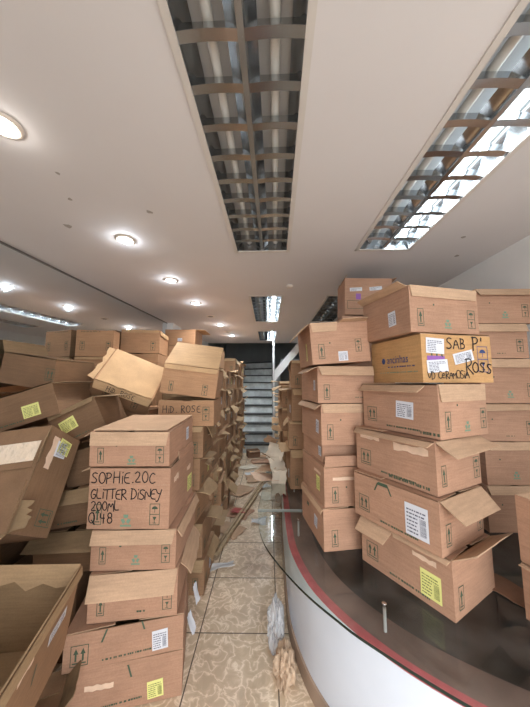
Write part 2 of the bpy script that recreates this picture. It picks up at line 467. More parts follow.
# ------------------------------------------------------------------ ceiling lights
def fixture(x0, x1, y0, y1, lit, label):
    rt = empty('ceiling_light', ((x0 + x1) / 2, (y0 + y1) / 2, CEIL))
    w, l = x1 - x0, y1 - y0
    hx, hy, D = w / 2, l / 2, 0.105
    mb = MB(); e = 0.012
    for lo, hi in (((-hx - e, -hy - e, -.006), (hx + e, -hy + e, -.0005)), ((-hx - e, hy - e, -.006), (hx + e, hy + e, -.0005)),
                   ((-hx - e, -hy, -.006), (-hx + e, hy, -.0005)), ((hx - e, -hy, -.006), (hx + e, hy, -.0005))):
        mb.box(lo, hi, 'frame_paint')
    mb.build('frame', rt)
    mb = MB()
    mb.face([(-hx, -hy, D), (-hx, hy, D), (hx, hy, D), (hx, -hy, D)], 'fix_white')
    mb.face([(-hx, -hy, 0), (-hx, hy, 0), (-hx, hy, D), (-hx, -hy, D)], 'fix_white')
    mb.face([(hx, -hy, 0), (hx, -hy, D), (hx, hy, D), (hx, hy, 0)], 'fix_white')
    mb.face([(-hx, -hy, 0), (-hx, -hy, D), (hx, -hy, D), (hx, -hy, 0)], 'louver')
    mb.face([(-hx, hy, 0), (hx, hy, 0), (hx, hy, D), (-hx, hy, D)], 'louver')
    mb.build('housing', rt)
    cw = hx - .012 - .006                         # width of one optic
    for s in (-1, 1):
        c = s * (hx + .0) / 2
        mb = MB()
        for q in (-1, 1):                         # parabolic side reflectors
            def fn(u, v, q=q, c=c, s=s):
                return (c + q * (cw / 2) * (1 - 0.42 * v ** 1.6), -hy + .015 + u * (l - .03), .004 + v * (.042 if q == -s else .075))
            mb.grid(fn, 1, 8, 'louver')
        mb.build('reflector', rt)
        on = lit[0] if s < 0 else lit[1]
        mb = MB()
        mb.tube([(c, -hy + .05, .068), (c, hy - .05, .068)], .0165, ('tube_on' if y0 < 2 else 'tube_dim') if on else 'tube_off', 14)
        tb = mb.build('fluorescent_tube', rt)
        for yy in (-hy + .05, hy - .05):
            q = .04 if yy > 0 else -.04
            mb = MB(); mb.tube([(c, yy, .068), (c, yy + q, .068)], .018, 'fix_white', 12)
            mb.build('end_cap', tb)
        if on:
            la = bpy.data.lights.new('tube_light', 'AREA'); la.shape = 'RECTANGLE'; la.size, la.size_y = .03, l - .12
            la.energy = 2.0 if y0 < 2 else 11.0; la.color = (.86, .95, 1.0)
            lo = bpy.data.objects.new('tube_light', la); COL.objects.link(lo); lo.parent = rt; lo.location = (c, 0, .050)
        tb['label'] = 'glowing white tube' if on else 'unlit tube'
    mb = MB()
    mb.box((-.010, -hy + .012, .002), (.010, hy - .012, .05), 'louver')
    mb.build('spine', rt)
    n = max(8, round(l / .14))
    for i in range(1, n):
        y = -hy + l * i / n
        mb = MB()
        for c in (-hx / 2, hx / 2):               # V-section blade, lower edge arched
            def lo_(u, c=c):
                return 0.003 + 0.006 * (1 - (2 * u - 1) ** 2)
            for dy0, dy1 in ((-.015, -.004), (.015, .004)):
                def fn(u, v, c=c, dy0=dy0, dy1=dy1):
                    x = c - cw / 2 + u * cw
                    return (x * 1.0, y + dy0 + (dy1 - dy0) * v, lo_(u) * (1 - v) + .048 * v)
                mb.grid(fn, 10, 3, 'louver')
            def fb(u, v, c=c):
                return (c - cw / 2 + u * cw, y - .015 + .030 * v, lo_(u))
            mb.grid(fb, 10, 1, 'louver')
        mb.build('louver_blade', rt)
    if y1 < 2 and x0 < 0:
        rt.rotation_euler = (0, 0, R(-1.49)); rt.location.x -= .018
    tag(rt, label, 'ceiling light', 'recessed louvred ceiling lights')

FL = ['unlit recessed louvre light in the ceiling directly above the aisle, nearest one',
      'long recessed louvre light with one glowing tube above the counter stacks',
      'small-looking louvre light half lit over the aisle midway to the stairs',
      'unlit louvre light above the leaning stack on the counter',
      'half lit louvre light furthest down the aisle, close to the stairs']
FLIT = [(0, 0), (0, 1), (0, 1), (0, 0), (0, 1)]
for f, lb, lt in zip(fixtures, FL, FLIT):
    fixture(*f, lt, lb)

ORD = ['first', 'second', 'third', 'fourth', 'fifth', 'sixth', 'seventh', 'eighth', 'ninth', 'tenth', 'eleventh', 'twelfth']
for i, (x, y, k) in enumerate(LAMPS):
    rt = empty('downlight', (x, y, CEIL))
    r_ = 0.062
    mb = MB(); mb.lathe([(r_, -.0005), (r_, -.006), (r_ - .010, -.011), (r_ - .018, -.008), (r_ - .02, -.001)], 'trim_ring')
    mb.build('trim_ring', rt)
    mb = MB()
    q = r_ - .019
    mat = 'dead_lens' if k == 'dead' else ('lens_warm' if i == 0 else 'lens_on')
    mb.lathe([(q, -.004), (q * .85, -.008), (q * .5, -.013), (0.001, -.015)], mat, 24)
    mb.build('lens', rt)
    if k == 'lit':
        ld = bpy.data.lights.new('downlight_glow', 'POINT')
        ld.energy = LAMP_POWER * (.4 if i == 0 else 1); ld.shadow_soft_size = 0.014
        ld.color = (0.84, 0.92, 1.0) if i else (1.0, .96, .9)
        lo = bpy.data.objects.new('downlight_glow', ld); COL.objects.link(lo)
        lo.parent = rt; lo.location = (0, 0, -.035)
        ls = bpy.data.lights.new('downlight_beam', 'SPOT')
        ls.energy = SPOT_POWER * (.5 if i == 0 else 3.2 if i > 3 else 1.5 if i > 1 else 1); ls.spot_size = R(125); ls.spot_blend = 1.0; ls.shadow_soft_size = .018
        ls.color = (1.0, .98, .94)
        lo = bpy.data.objects.new('downlight_beam', ls); COL.objects.link(lo)
        lo.parent = rt; lo.location = (0, 0, -.02)
    tag(rt, ('lit' if k == 'lit' else 'dead dark') + ' round ceiling downlight, ' + ORD[i] + ' of the row along the mirror', 'downlight', 'row of round downlights')
rt = empty('ceiling_sensor', (0.22, 2.63, CEIL))
mb = MB(); mb.lathe([(.03, -.0005), (.03, -.012), (.02, -.02), (.001, -.022)], 'trim_ring', 20); mb.build('housing', rt)
tag(rt, 'small round grey cap on the ceiling before the half lit louvre light', 'sensor')

# ------------------------------------------------------------------ display plinth and glass
def smooth_path(pts, n=6):
    out = []
    P = [Vector((*p, 0)) for p in pts]
    for i in range(len(P) - 1):
        p0, p1, p2, p3 = P[max(i-1, 0)], P[i], P[i+1], P[min(i+2, len(P)-1)]
        for k in range(n):
            t_ = k / n
            out.append(0.5 * ((2*p1) + (p2-p0)*t_ + (2*p0-5*p1+4*p2-p3)*t_**2 + (3*p1-p0-3*p2+p3)*t_**3))
    out.append(P[-1])
    return [(v.x, v.y) for v in out]
edge = smooth_path([(0.135, 2.86), (0.128, 2.35), (0.124, 1.95), (0.134, 1.74), (0.182, 1.52), (0.25, 1.36), (0.36, 1.195), (0.50, 1.045), (0.70, 0.90), (0.98, 0.755), (1.32, 0.655), (1.72, 0.61)])
cen = Vector((1.72, 2.86))
def inset(pts, d):
    out = []
    for i, p in enumerate(pts):
        a, b_ = Vector(pts[max(i-1, 0)]), Vector(pts[min(i+1, len(pts)-1)])
        tg = (b_ - a).normalized()
        n_ = Vector((-tg.y, tg.x))                # inwards: path runs towards the camera with the plinth on its left
        if n_.dot(cen - Vector(p)) < 0: n_ = -n_
        q = Vector(p) + n_ * d
        if i == 0: q.y = p[1]
        if i == len(pts) - 1: q.x = p[0]
        out.append((q.x, q.y))
    return out
ZP = 0.475
pr = empty('display_plinth', (0.9, 1.8, 0))
off = Vector((0.9, 1.8, 0))
def L3(p, z): return (p[0] - off.x, p[1] - off.y, z)
def strip(mb, A, za, B, zb, mat, smooth=True):
    i = len(mb.v)
    for p in A: mb.v.append(L3(p, za))
    for p in B: mb.v.append(L3(p, zb))
    n = len(A); k = mb.mi(mat)
    for j in range(n - 1):
        mb.f.append((i + j, i + j + 1, i + n + j + 1, i + n + j)); mb.m.append(k); mb.sm.append(smooth)
mb = MB()
strip(mb, inset(edge, .004), .07, edge, ZP, 'plinth_white')
mb.face([L3((.135, 2.86), .0), L3((.135, 2.86), ZP), L3((1.72, 2.86), ZP), L3((1.72, 2.86), 0)], 'plinth_dark')
mb.face([L3((1.72, 2.86), .0), L3((1.72, 2.86), ZP), L3((1.72, .65), ZP), L3((1.72, .65), 0)], 'plinth_dark')
mb.build('body', pr)
mb = MB(); strip(mb, inset(edge, -.010), .0, inset(edge, -.006), .072, 'skirting')
strip(mb, inset(edge, -.006), .072, inset(edge, .004), .074, 'skirting'); mb.build('skirting', pr)
e1, e2 = inset(edge, .045), inset(edge, .17)
mb = MB(); strip(mb, edge, ZP, e1, ZP, 'plinth_red', False); mb.build('red_rim', pr)
mb = MB(); strip(mb, e1, ZP, e2, ZP, 'plinth_brown', False)
c0 = [L3(p, ZP) for p in e2] + [L3((1.72, 2.86), ZP)]
mb.face(c0, 'plinth_dark'); mb.build('deck', pr)
tag(pr, 'low curved white display plinth with red rim and dusty dark deck', 'plinth')

def glass(name, outline, label):
    mb = MB(); z0, z1 = .568, .579
    mb.face([(x, y, z1) for x, y in outline], 'glass')
    n = len(outline)
    for k in range(n):
        a, b_ = outline[k], outline[(k + 1) % n]
        mb.face([(*a, z0), (*b_, z0), (*b_, z1), (*a, z1)], 'glass_seam' if abs(a[1] - b_[1]) < 1e-6 and a[1] > 1 else 'glass_edge')
    o = mb.build(name)
    return tag(o, label, 'glass top')
g1 = smooth_path([(-0.072, 2.02), (-0.062, 1.83), (-0.024, 1.632), (0.052, 1.455), (0.155, 1.277), (0.26, 1.143), (0.349, 1.048), (0.566, 0.865), (0.82, .715), (1.15, .60), (1.715, .53)])
glass('glass_counter_top', g1 + [(1.715, 2.02)], 'curved clear glass sheet overhanging the front of the white plinth')
g2 = smooth_path([(-0.02, 2.86), (-0.045, 2.45), (-0.074, 2.04)])
glass('glass_counter_top', g2 + [(1.715, 2.04), (1.715, 2.86)], 'rear glass sheet on the plinth under the pile of torn card')
for (x, y, lb) in ((0.475, 1.215, 'chrome standoff post under the glass before the big front stack'), (0.20, 1.9, 'chrome standoff post under the glass left of the leaning stack'),
                   (0.86, .93, 'chrome standoff post under the glass near the right-hand open carton'), (0.24, 2.62, 'chrome standoff post under the rear glass sheet')):
    rt = empty('glass_standoff', (x, y, ZP))
    mb = MB(); mb.lathe([(.0065, .0005), (.0065, .091)], 'fix_white', 16); mb.build('stem', rt)
    mb = MB(); mb.lathe([(.001, .1045), (.010, .1045), (.010, .107), (.001, .1075)], 'chrome', 18); mb.build('cap', rt)
    tag(rt, lb, 'standoff', 'chrome glass standoffs')

# ------------------------------------------------------------------ stroke lettering
def arc(cx, cy, rx, ry, a0, a1, n=9):
    return [(cx + rx * math.cos(R(a0 + (a1 - a0) * k / n)), cy + ry * math.sin(R(a0 + (a1 - a0) * k / n))) for k in range(n + 1)]
G = {
 'S': [[(.85, .9), (.5, 1), (.18, .85), (.25, .62), (.7, .42), (.82, .2), (.5, 0), (.1, .08)]],
 'O': [arc(.5, .5, .42, .5, 100, 460, 14)], 'Q': [arc(.5, .5, .42, .5, 80, 440, 14), [(.45, .3), (.95, -.1)]],
 'P': [[(.15, -.05), (.2, 1)], [(.05, .95), (.6, 1), (.85, .78), (.65, .52), (.2, .45)]],
 'H': [[(.12, 0), (.15, 1)], [(.85, 0), (.85, 1)], [(.12, .5), (.88, .52)]],
 'I': [[(.3, 0), (.32, .8)]], 'i': [[(.3, 0), (.32, .65)], [(.3, .92), (.36, .96)]],
 'E': [[(.8, .95), (.3, .9), (.12, .5), (.2, .06), (.8, .02)], [(.15, .5), (.65, .52)]],
 'e': [[(.1, .38), (.7, .42), (.6, .68), (.3, .68), (.12, .36), (.3, .04), (.75, .1)]],
 'C': [[(.85, .85), (.5, 1), (.15, .6), (.2, .15), (.55, 0), (.9, .15)]], 'L': [[(.2, 1), (.15, .02), (.8, .06)]],
 '.': [[(.25, .02), (.35, .06)]], '2': [[(.15, .8), (.45, 1), (.8, .8), (.6, .45), (.1, .02), (.85, .05)]], '0': [arc(.5, .5, .36, .48, 100, 460, 14)],
 'G': [[(.85, .88), (.45, 1), (.12, .55), (.25, .08), (.6, 0), (.85, .2), (.85, .45), (.5, .45)]], 'T': [[(.05, .95), (.95, 1)], [(.5, .98), (.48, 0)]],
 'R': [[(.18, -.05), (.2, 1)], [(.08, .92), (.6, 1), (.82, .76), (.55, .52), (.2, .48), (.9, -.02)]],
 'D': [[(.15, 0), (.2, 1)], [(.05, .98), (.6, .92), (.88, .5), (.6, .08), (.08, 0)]], 'N': [[(.12, 0), (.15, .95), (.8, .05), (.85, 1)]],
 'Y': [[(.1, 1), (.3, .6), (.7, .55)], [(.9, 1), (.7, .5), (.35, -.25), (.05, -.15)]], 'M': [[(.05, 0), (.2, .95), (.5, .3), (.8, .95), (.95, 0)]],
 '4': [[(.2, 1), (.12, .5), (.85, .5)], [(.7, .95), (.68, -.05)]], '8': [arc(.5, .75, .28, .25, 90, 450, 10), arc(.5, .26, .34, .27, 90, 450, 10)],
 'A': [[(.05, 0), (.5, 1), (.92, 0)], [(.2, .36), (.8, .38)]], 'B': [[(.15, 0), (.18, 1)], [(.1, .98), (.65, .9), (.6, .58), (.2, .52), (.75, .45), (.75, .1), (.1, .0)]],
 'V': [[(.08, 1), (.45, 0), (.9, 1)]], "'": [[(.3, 1), (.25, .75)]], '/': [[(.1, -.05), (.7, 1)]], 'o': [arc(.42, .34, .32, .32, 90, 450, 10)],
 's': [[(.7, .6), (.35, .66), (.2, .5), (.65, .25), (.5, .02), (.12, .08)]],
}
def chaikin(p, n=2):
    for _ in range(n):
        q = [p[0]]
        for a, b_ in zip(p, p[1:]):
            q += [(a[0]*.75+b_[0]*.25, a[1]*.75+b_[1]*.25), (a[0]*.25+b_[0]*.75, a[1]*.25+b_[1]*.75)]
        q.append(p[-1]); p = q
    return p
def ribbon(mb, pts, w, mat, P):
    for a, b_ in zip(pts, pts[1:]):
        dx, dy = b_[0]-a[0], b_[1]-a[1]
        l = math.hypot(dx, dy)
        if l < 1e-6: continue
        ex, ey = dx/l*w*.3, dy/l*w*.3
        nx, ny = -dy/l*w/2, dx/l*w/2
        mb.face([P(a[0]-ex-nx, a[1]-ey-ny), P(b_[0]+ex-nx, b_[1]+ey-ny), P(b_[0]+ex+nx, b_[1]+ey+ny), P(a[0]-ex+nx, a[1]-ey+ny)], mat)
def write(mb, text, u, v, h, P, w=.0055, adv=.82, mat='pen', slope=0.0, jit=.06, xs=.72):
    r_ = random.Random(text)
    x = u
    for ch in text:
        if ch == ' ':
            x += h * .45; continue
        nar = .45 if ch in "Ii.'" else 1.0
        jy, k = r_.uniform(-jit, jit) * h, r_.uniform(.92, 1.08)
        for stx in G[ch]:
            pts = [(x + px * h * xs * k, v + jy + (x - u) * slope + py * h * k) for px, py in stx]
            ribbon(mb, chaikin(pts) if len(pts) > 2 else pts, w, mat, P)
        x += h * xs * nar * (adv / .72 * .95)
    return x

# ------------------------------------------------------------------ cartons
class Carton:
    def __init__(s, label, size, loc, yaw=0, roll=0, pitch=0, axes=None, anchor=None, tint=1.0, group='cartons', closed=('left', 'right', 'back'),
                 flaps=(), bulge=.004, mat='outer', name='cardboard_box', hue=0.0, open_top=False, cat='box', fl=None):
        s.L, s.W, s.H = size
        s.seed = random.Random(label)
        s.mat = mat
        s.rt = empty(name)
        if axes:
            up = Vector(axes[1]).normalized(); rt = Vector(axes[0]); rt = (rt - up * rt.dot(up)).normalized(); bk = up.cross(rt)
            mx = Matrix((rt, bk, up)).transposed()
        else:
            mx = Matrix.Rotation(R(yaw), 3, 'Z') @ Matrix.Rotation(R(pitch), 3, 'X') @ Matrix.Rotation(R(roll), 3, 'Y')
        s.mx = mx
        loc = Vector(loc)
        if anchor:                                # loc is where this local corner stands: signs (x, y, z in -1..1, -1 = base)
            loc = loc - mx @ Vector((anchor[0] * s.L / 2, anchor[1] * s.W / 2, (anchor[2] + 1) / 2 * s.H))
        s.rt.matrix_world = Matrix.Translation(loc) @ mx.to_4x4()
        tag(s.rt, label, cat, group)
        j = s.seed.uniform(-.05, .05)
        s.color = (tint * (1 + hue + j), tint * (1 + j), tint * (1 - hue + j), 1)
        if group in ('tumbled cartons in the left corner', 'cartons walling the left of the aisle', 'cartons stacked along the right of the aisle', 'cartons stacked along the mirror'):
            s.color = (s.color[0], s.color[1] * .985, s.color[2] * .83, 1)   # yellower tint for these groups
        s.k = {f: s.seed.uniform(-1, 1) * bulge for f in ('front', 'right', 'back', 'left')}
        s.mb = MB()
        s.shell()
        s.n = 0
        if not open_top:
            for f in closed:
                s.flap(f, 0, curl=0, rag=0, d=fl)
        for f in flaps:
            f = dict(f); s.flap(f.pop('side'), f.pop('a'), **f)
    def fw(s, f):
        return s.L if f in ('front', 'back', 'top') else s.W
    def P(s, f, u, v, off=0.0):
        if f == 'top':
            return (-s.L/2 + u, -s.W/2 + v, s.H + .009 + off)
        w = s.fw(f)
        d = off + s.k[f] * math.sin(math.pi * min(1, max(0, u / w))) * math.sin(math.pi * min(1, max(0, v / s.H))) * 1.6
        return {'front': (-s.L/2 + u, -s.W/2 - d, v), 'back': (s.L/2 - u, s.W/2 + d, v),
                'right': (s.L/2 + d, -s.W/2 + u, v), 'left': (-s.L/2 - d, s.W/2 - u, v)}[f]
    def shell(s):
        T = .0055
        for f in ('front', 'right', 'back', 'left'):
            w = s.fw(f)
            s.mb.grid(lambda a, b_: s.P(f, a * w, b_ * s.H), 6, 6, s.mat)
            s.mb.grid(lambda a, b_: s.P(f, T + a * (w - 2*T), T + b_ * (s.H - T), -T), 4, 4, 'inner', flip=True)
            s.mb.face([s.P(f, 0, s.H), s.P(f, w, s.H), s.P(f, w - T, s.H, -T), s.P(f, T, s.H, -T)], 'inner')
        L, W = s.L/2, s.W/2
        s.mb.face([(-L, -W, 0), (-L, W, 0), (L, W, 0), (L, -W, 0)], s.mat)
        s.mb.face([(-L+T, -W+T, T), (L-T, -W+T, T), (L-T, W-T, T), (-L+T, W-T, T)], 'inner')
    def flap(s, side, a, d=None, curl=0.0, rag=0.0, u0=0.0, u1=1.0, mat=None, twist=0.0, lift=0.0, label=None):
        """a: 0 folded shut, 90 upright, 180 straight out, 270 hanging down"""
        w = s.fw(side); d = d or min(s.L, s.W) * .46
        major = side in ('front', 'back')
        z0 = s.H + (.0045 if major else .0005) + lift
        T = .0038
        sd = random.Random(s.rt['label'] + side + str(s.n)); s.n += 1
        ph = sd.uniform(0, 6)
        nx, ny = 8, 5
        def base(u):
            p = Vector(s.P(side, u, s.H * .999)); p.z = z0
            return p
        nrm = {'front': Vector((0, -1, 0)), 'back': Vector((0, 1, 0)), 'left': Vector((-1, 0, 0)), 'right': Vector((1, 0, 0))}[side]
        up = Vector((0, 0, 1))
        edgez = [1 - rag * (0.5 + 0.5 * math.sin(ph + 5.3 * i) * math.cos(1.7 * i + ph)) * sd.uniform(.3, 1.2) for i in range(nx + 1)]
        push = .0045 if a > 150 else 0.0
        top, bot = [], []
        for i in range(nx + 1):
            fu = u0 + (u1 - u0) * i / nx
            p = base(.003 + fu * (w - .006)) + nrm * push
            dd = d * edgez[i]
            ang = a + twist * (i / nx - .5)
            rt_, rb_ = [], []
            for jn in range(ny + 1):
                th = R(ang + curl * (jn / ny))
                o_ = nrm * math.sin(th) + up * math.cos(th)
                inw = (.5 - i / nx) * .02 * (jn / ny)
                ax = (Vector(s.P(side, w, 0)) - Vector(s.P(side, 0, 0))).normalized()
                rt_.append(p + ax * inw + o_ * T); rb_.append(p + ax * inw)
                th2 = R(ang + curl * ((jn + .5) / ny))
                p = p + (nrm * -math.cos(th2) + up * math.sin(th2)) * (dd / ny)
            top.append(rt_); bot.append(rb_)
        mb = MB()
        mo = mat or s.mat
        mb.grid(lambda x, y: top[round(x * nx)][round(y * ny)], nx, ny, mo)
        mb.grid(lambda x, y: bot[round(x * nx)][round(y * ny)], nx, ny, 'inner', flip=True)
        for i in range(nx):
            mb.face([bot[i][ny], bot[i+1][ny], top[i+1][ny], top[i][ny]], 'inner')
        for jn in range(ny):
            mb.face([bot[0][jn], bot[0][jn+1], top[0][jn+1], top[0][jn]], 'inner')
            mb.face([top[nx][jn], top[nx][jn+1], bot[nx][jn+1], bot[nx][jn]], 'inner')
        o = mb.build('flap', s.rt, s.color)
        if rag > .25: o['label'] = 'torn flap'
        s.flap_objs = getattr(s, 'flap_objs', []) + [o]
        return o
    # ---- print
    def rect(s, f, u0, v0, u1, v1, mat, off=.0012, n=1):
        s.mb.grid(lambda a, b_: s.P(f, u0 + (u1-u0)*a, v0 + (v1-v0)*b_, off), n, n, mat)
    def poly(s, f, pts, mat='ink', off=.0012):
        s.mb.face([s.P(f, u, v, off) for u, v in pts], mat)
    def frame(s, f, u0, v0, u1, v1, w=.0029, mat='ink'):
        s.rect(f, u0, v0, u1, v0 + w, mat); s.rect(f, u0, v1 - w, u1, v1, mat)
        s.rect(f, u0, v0, u0 + w, v1, mat); s.rect(f, u1 - w, v0, u1, v1, mat)
    def arrow(s, f, cu, v0, h, w):
        s.poly(f, [(cu - w*.17, v0), (cu + w*.17, v0), (cu + w*.17, v0 + h*.6), (cu - w*.17, v0 + h*.6)])
        s.poly(f, [(cu - w*.5, v0 + h*.55), (cu + w*.5, v0 + h*.55), (cu, v0 + h)])
    def m_up(s, f, u, v, h=.085):
        w = h * .42
        s.frame(f, u, v, u + w, v + h); s.arrow(f, u + w/2, v + h*.22, h*.62, w*.55); s.rect(f, u + w*.2, v + h*.12, u + w*.8, v + h*.17, 'ink')
    def m_pair(s, f, u, v, h=.08):
        w = h * .85
        s.frame(f, u, v, u + w, v + h)
        for q in (.3, .7): s.arrow(f, u + w*q, v + h*.25, h*.6, w*.3)
        s.rect(f, u + w*.12, v + h*.12, u + w*.88, v + h*.18, 'ink')
    def m_hand(s, f, u, v, h=.09, mat='ink'):
        w = h * .5
        s.frame(f, u, v, u + w, v + h, mat=mat); s.rect(f, u, v + h*.485, u + w, v + h*.515, mat)
        c = u + w/2; q = v + h*.74
        s.poly(f, [(c + w*.3*math.cos(R(k*30)), q + w*.28*math.sin(R(k*30))) for k in range(7)], mat)
        s.rect(f, c - .0015, v + h*.58, c + .0015, q, mat)
        s.poly(f, [(c - w*.2, v + h*.38), (c, v + h*.2), (c + w*.2, v + h*.38)], mat)
        s.rect(f, c - .0015, v + h*.1, c + .0015, v + h*.25, mat); s.rect(f, c - w*.15, v + h*.08, c + w*.15, v + h*.11, mat)
    def m_dot(s, f, u, v, r_=.005):
        s.poly(f, [(u + r_*math.cos(R(k*45)), v + r_*math.sin(R(k*45))) for k in range(8)], 'ink')
    def m_rec(s, f, u, v, h=.035):
        for k in range(3):
            a = R(90 + 120*k); c, d = math.cos(a), math.sin(a)
            s.poly(f, [(u + h*.5*c + h*.28*d, v + h*.5*d - h*.28*c), (u + h*.5*c - h*.28*d, v + h*.5*d + h*.28*c), (u + h*.15*c - h*.2*d, v + h*.15*d + h*.2*c), (u + h*.15*c + h*.2*d, v + h*.15*d - h*.2*c)], 'teal')
        s.rect(f, u - h*.6, v - h*.75, u + h*.6, v - h*.55, 'teal')
    def m_text(s, f, u0, u1, v, h=.008, slope=0.0, mat='ink'):
        u = u0; r_ = random.Random(int(u0*1e4) + int(v*1e4))
        while u < u1:
            l = r_.uniform(.004, .011)
            dv = (u - u0) * slope
            s.poly(f, [(u, v+dv), (u + l, v+dv+l*slope), (u + l, v+dv+h+l*slope), (u, v+dv+h)], mat)
            u += l + r_.choice((.0025, .0025, .008))
    def m_tick(s, f, u, v, h=.045, lean=.3, w=.008):
        s.poly(f, [(u, v), (u + w, v), (u + w + lean*h, v + h), (u + lean*h, v + h)])
    def torn(s, f, u0, v0, u1, v1, n=7):
        r_ = s.seed
        lo = [(u0 + (u1-u0)*k/n, v0 + (v1-v0)*.25*r_.random()) for k in range(n + 1)]
        hi = [(u0 + (u1-u0)*k/n, v1 - (v1-v0)*.3*r_.random()) for k in range(n + 1)]
        for k in range(n):
            s.poly(f, [lo[k], lo[k+1], hi[k+1], hi[k]], 'torn', .001)
    def end_marks(s, f, v=.03, dot=True, rec=True, flapd=0.0, sc=1.0):
        w = s.fw(f)
        s.m_up(f, w*.10, v, .085*sc); s.m_hand(f, w*.83, v, .092*sc)
        if dot: s.m_dot(f, w*.34, s.H*.62)
        if rec: s.m_rec(f, w*.53, v + .02)
    def side_marks(s, f, v=.035, left=True, sc=1.0):
        w = s.fw(f)
        s.m_pair(f, w*.07 if left else w*.80, v, .075*sc); s.m_text(f, w*.36, w*.80, .02, .008)
    # ---- separate pieces
    def label(s, f, u, v, w, h, kind='white', rot=0.0, name='shipping_label', strips=True):
        mb = MB(); pm = {'white': 'white_paper', 'yellow': 'yellow_paper', 'grey': 'grey_paper'}[kind]
        ik = 'yellow_ink' if kind == 'yellow' else 'label_ink'
        c, d = math.cos(R(rot)), math.sin(R(rot))
        def Q(a, b_, off=.0016): return s.P(f, u + (a-w/2)*c - (b_-h/2)*d + w/2, v + (a-w/2)*d + (b_-h/2)*c + h/2, off)
        mb.grid(lambda a, b_: Q(a*w, b_*h), 4, 4, pm)
        r_ = random.Random(s.rt['label'] + str(u))
        rows = 7
        for k in range(rows):
            b0 = h * (.10 + .80 * k / rows); a = w * .08
            lim = w * (.55 if k < 5 else .9)
            while a < lim - w*.04:
                l = r_.uniform(.04, .16) * w
                l = min(l, lim - a)
                mb.face([Q(a, b0, .0022), Q(a + l, b0, .0022), Q(a + l, b0 + h*.045, .0022), Q(a, b0 + h*.045, .0022)], ik)
                a += l + w * .03
        if strips:
            for k in range(16):
                b0 = h * (.12 + .52 * k / 16)
                mb.face([Q(w*.64, b0, .0022), Q(w*.90, b0, .0022), Q(w*.90, b0 + h*r_.uniform(.008, .024), .0022), Q(w*.64, b0 + h*.012, .0022)], ik)
        o = mb.build(name, s.rt)
        o['label'] = kind + ' printed label'
        return o
    def tapestrip(s, f, u0, v0, u1, v1, name='tape'):
        mb = MB(); mb.grid(lambda a, b_: s.P(f, u0 + (u1-u0)*a, v0 + (v1-v0)*b_, .0015), 8, 8, 'tape')
        o = mb.build(name, s.rt); o['label'] = 'shiny clear packing tape'
        return o
    def pen(s, f, lines):
        mb = MB()
        for ln in lines:
            write(mb, ln[0], ln[1], ln[2], ln[3], lambda u, v: s.P(f, u, v, .0024), **(ln[4] if len(ln) > 4 else {}))
        o = mb.build('handwriting', s.rt); o['label'] = 'black marker handwriting'
        return o
    def done(s):
        s.mb.build('body', s.rt, s.color)
        return s.rt

def put(label, size, loc, marks=None, **kw):
    c = Carton(label, size, loc, **kw)
    if marks: marks(c)
    c.done()
    return c

# ---- A: the big stack on the glass, nearest corner towards the camera
GA = 'cartons of the big front stack on the glass'
GZ = .5795
near = dict(anchor=(-1, -1, -1), group=GA)
def a1(c):
    c.side_marks('left'); c.label('left', .30, .028, .085, .10, 'yellow', 0); c.m_up('front', .03, .03); c.torn('left', .27, .155, .37, .18)
put('lowest carton of the big front stack, bearing a square yellow label', (.34, .43, .215), (.705, 1.125, GZ), a1, yaw=31, **near,
    flaps=[dict(side='left', a=222, d=.075, u0=0, u1=.42, mat='inner', curl=-8), dict(side='front', a=150, d=.10, rag=.1, curl=-6, mat='inner'), dict(side='left', a=240, d=.02, u0=.42, u1=1)])
def a2(c):
    c.side_marks('left'); c.label('left', .285, .03, .10, .13, 'white'); c.end_marks('front', dot=True, rec=False)
    c.m_tick('left', .125, .155, .04, .5); c.m_tick('left', .215, .155, .04, -.5); c.rect('left', .15, .185, .20, .2, 'ink')
put('carton with a tall white barcode label, second from bottom of front stack', (.34, .43, .205), (.672, 1.128, GZ + .224), a2, yaw=30, **near,
    flaps=[dict(side='front', a=220, d=.10, mat='inner', twist=10)])
def a3(c):
    c.side_marks('left'); c.end_marks('front', rec=False, dot=False); c.torn('left', .03, .165, .15, .19); c.torn('left', .23, .14, .40, .19)
    c.m_text('left', .2, .40, .012, .012)
put('unlabelled carton with torn tape streaks, third from bottom of front stack', (.34, .43, .212), (.69, 1.160, GZ + .438), a3, yaw=28, **near,
    flaps=[dict(side='left', a=205, d=.035, curl=10), dict(side='front', a=212, d=.09, mat='inner', twist=-14, curl=-10)])
def a4(c):
    c.side_marks('left'); c.label('left', .215, .07, .095, .08, 'white', -3); c.end_marks('front'); c.m_text('left', .34, .42, .012, .012)
k = put('carton with wide white barcode label and striped bent flap under the yellow-brown carton', (.35, .43, .228), (.724, 1.172, GZ + .660), a4, yaw=25, **near,
    flaps=[dict(side='left', a=222, d=.055, u0=.0, u1=.88, mat='inner', curl=-12, rag=.2), dict(side='front', a=268, d=.075, u0=.0, u1=1)])
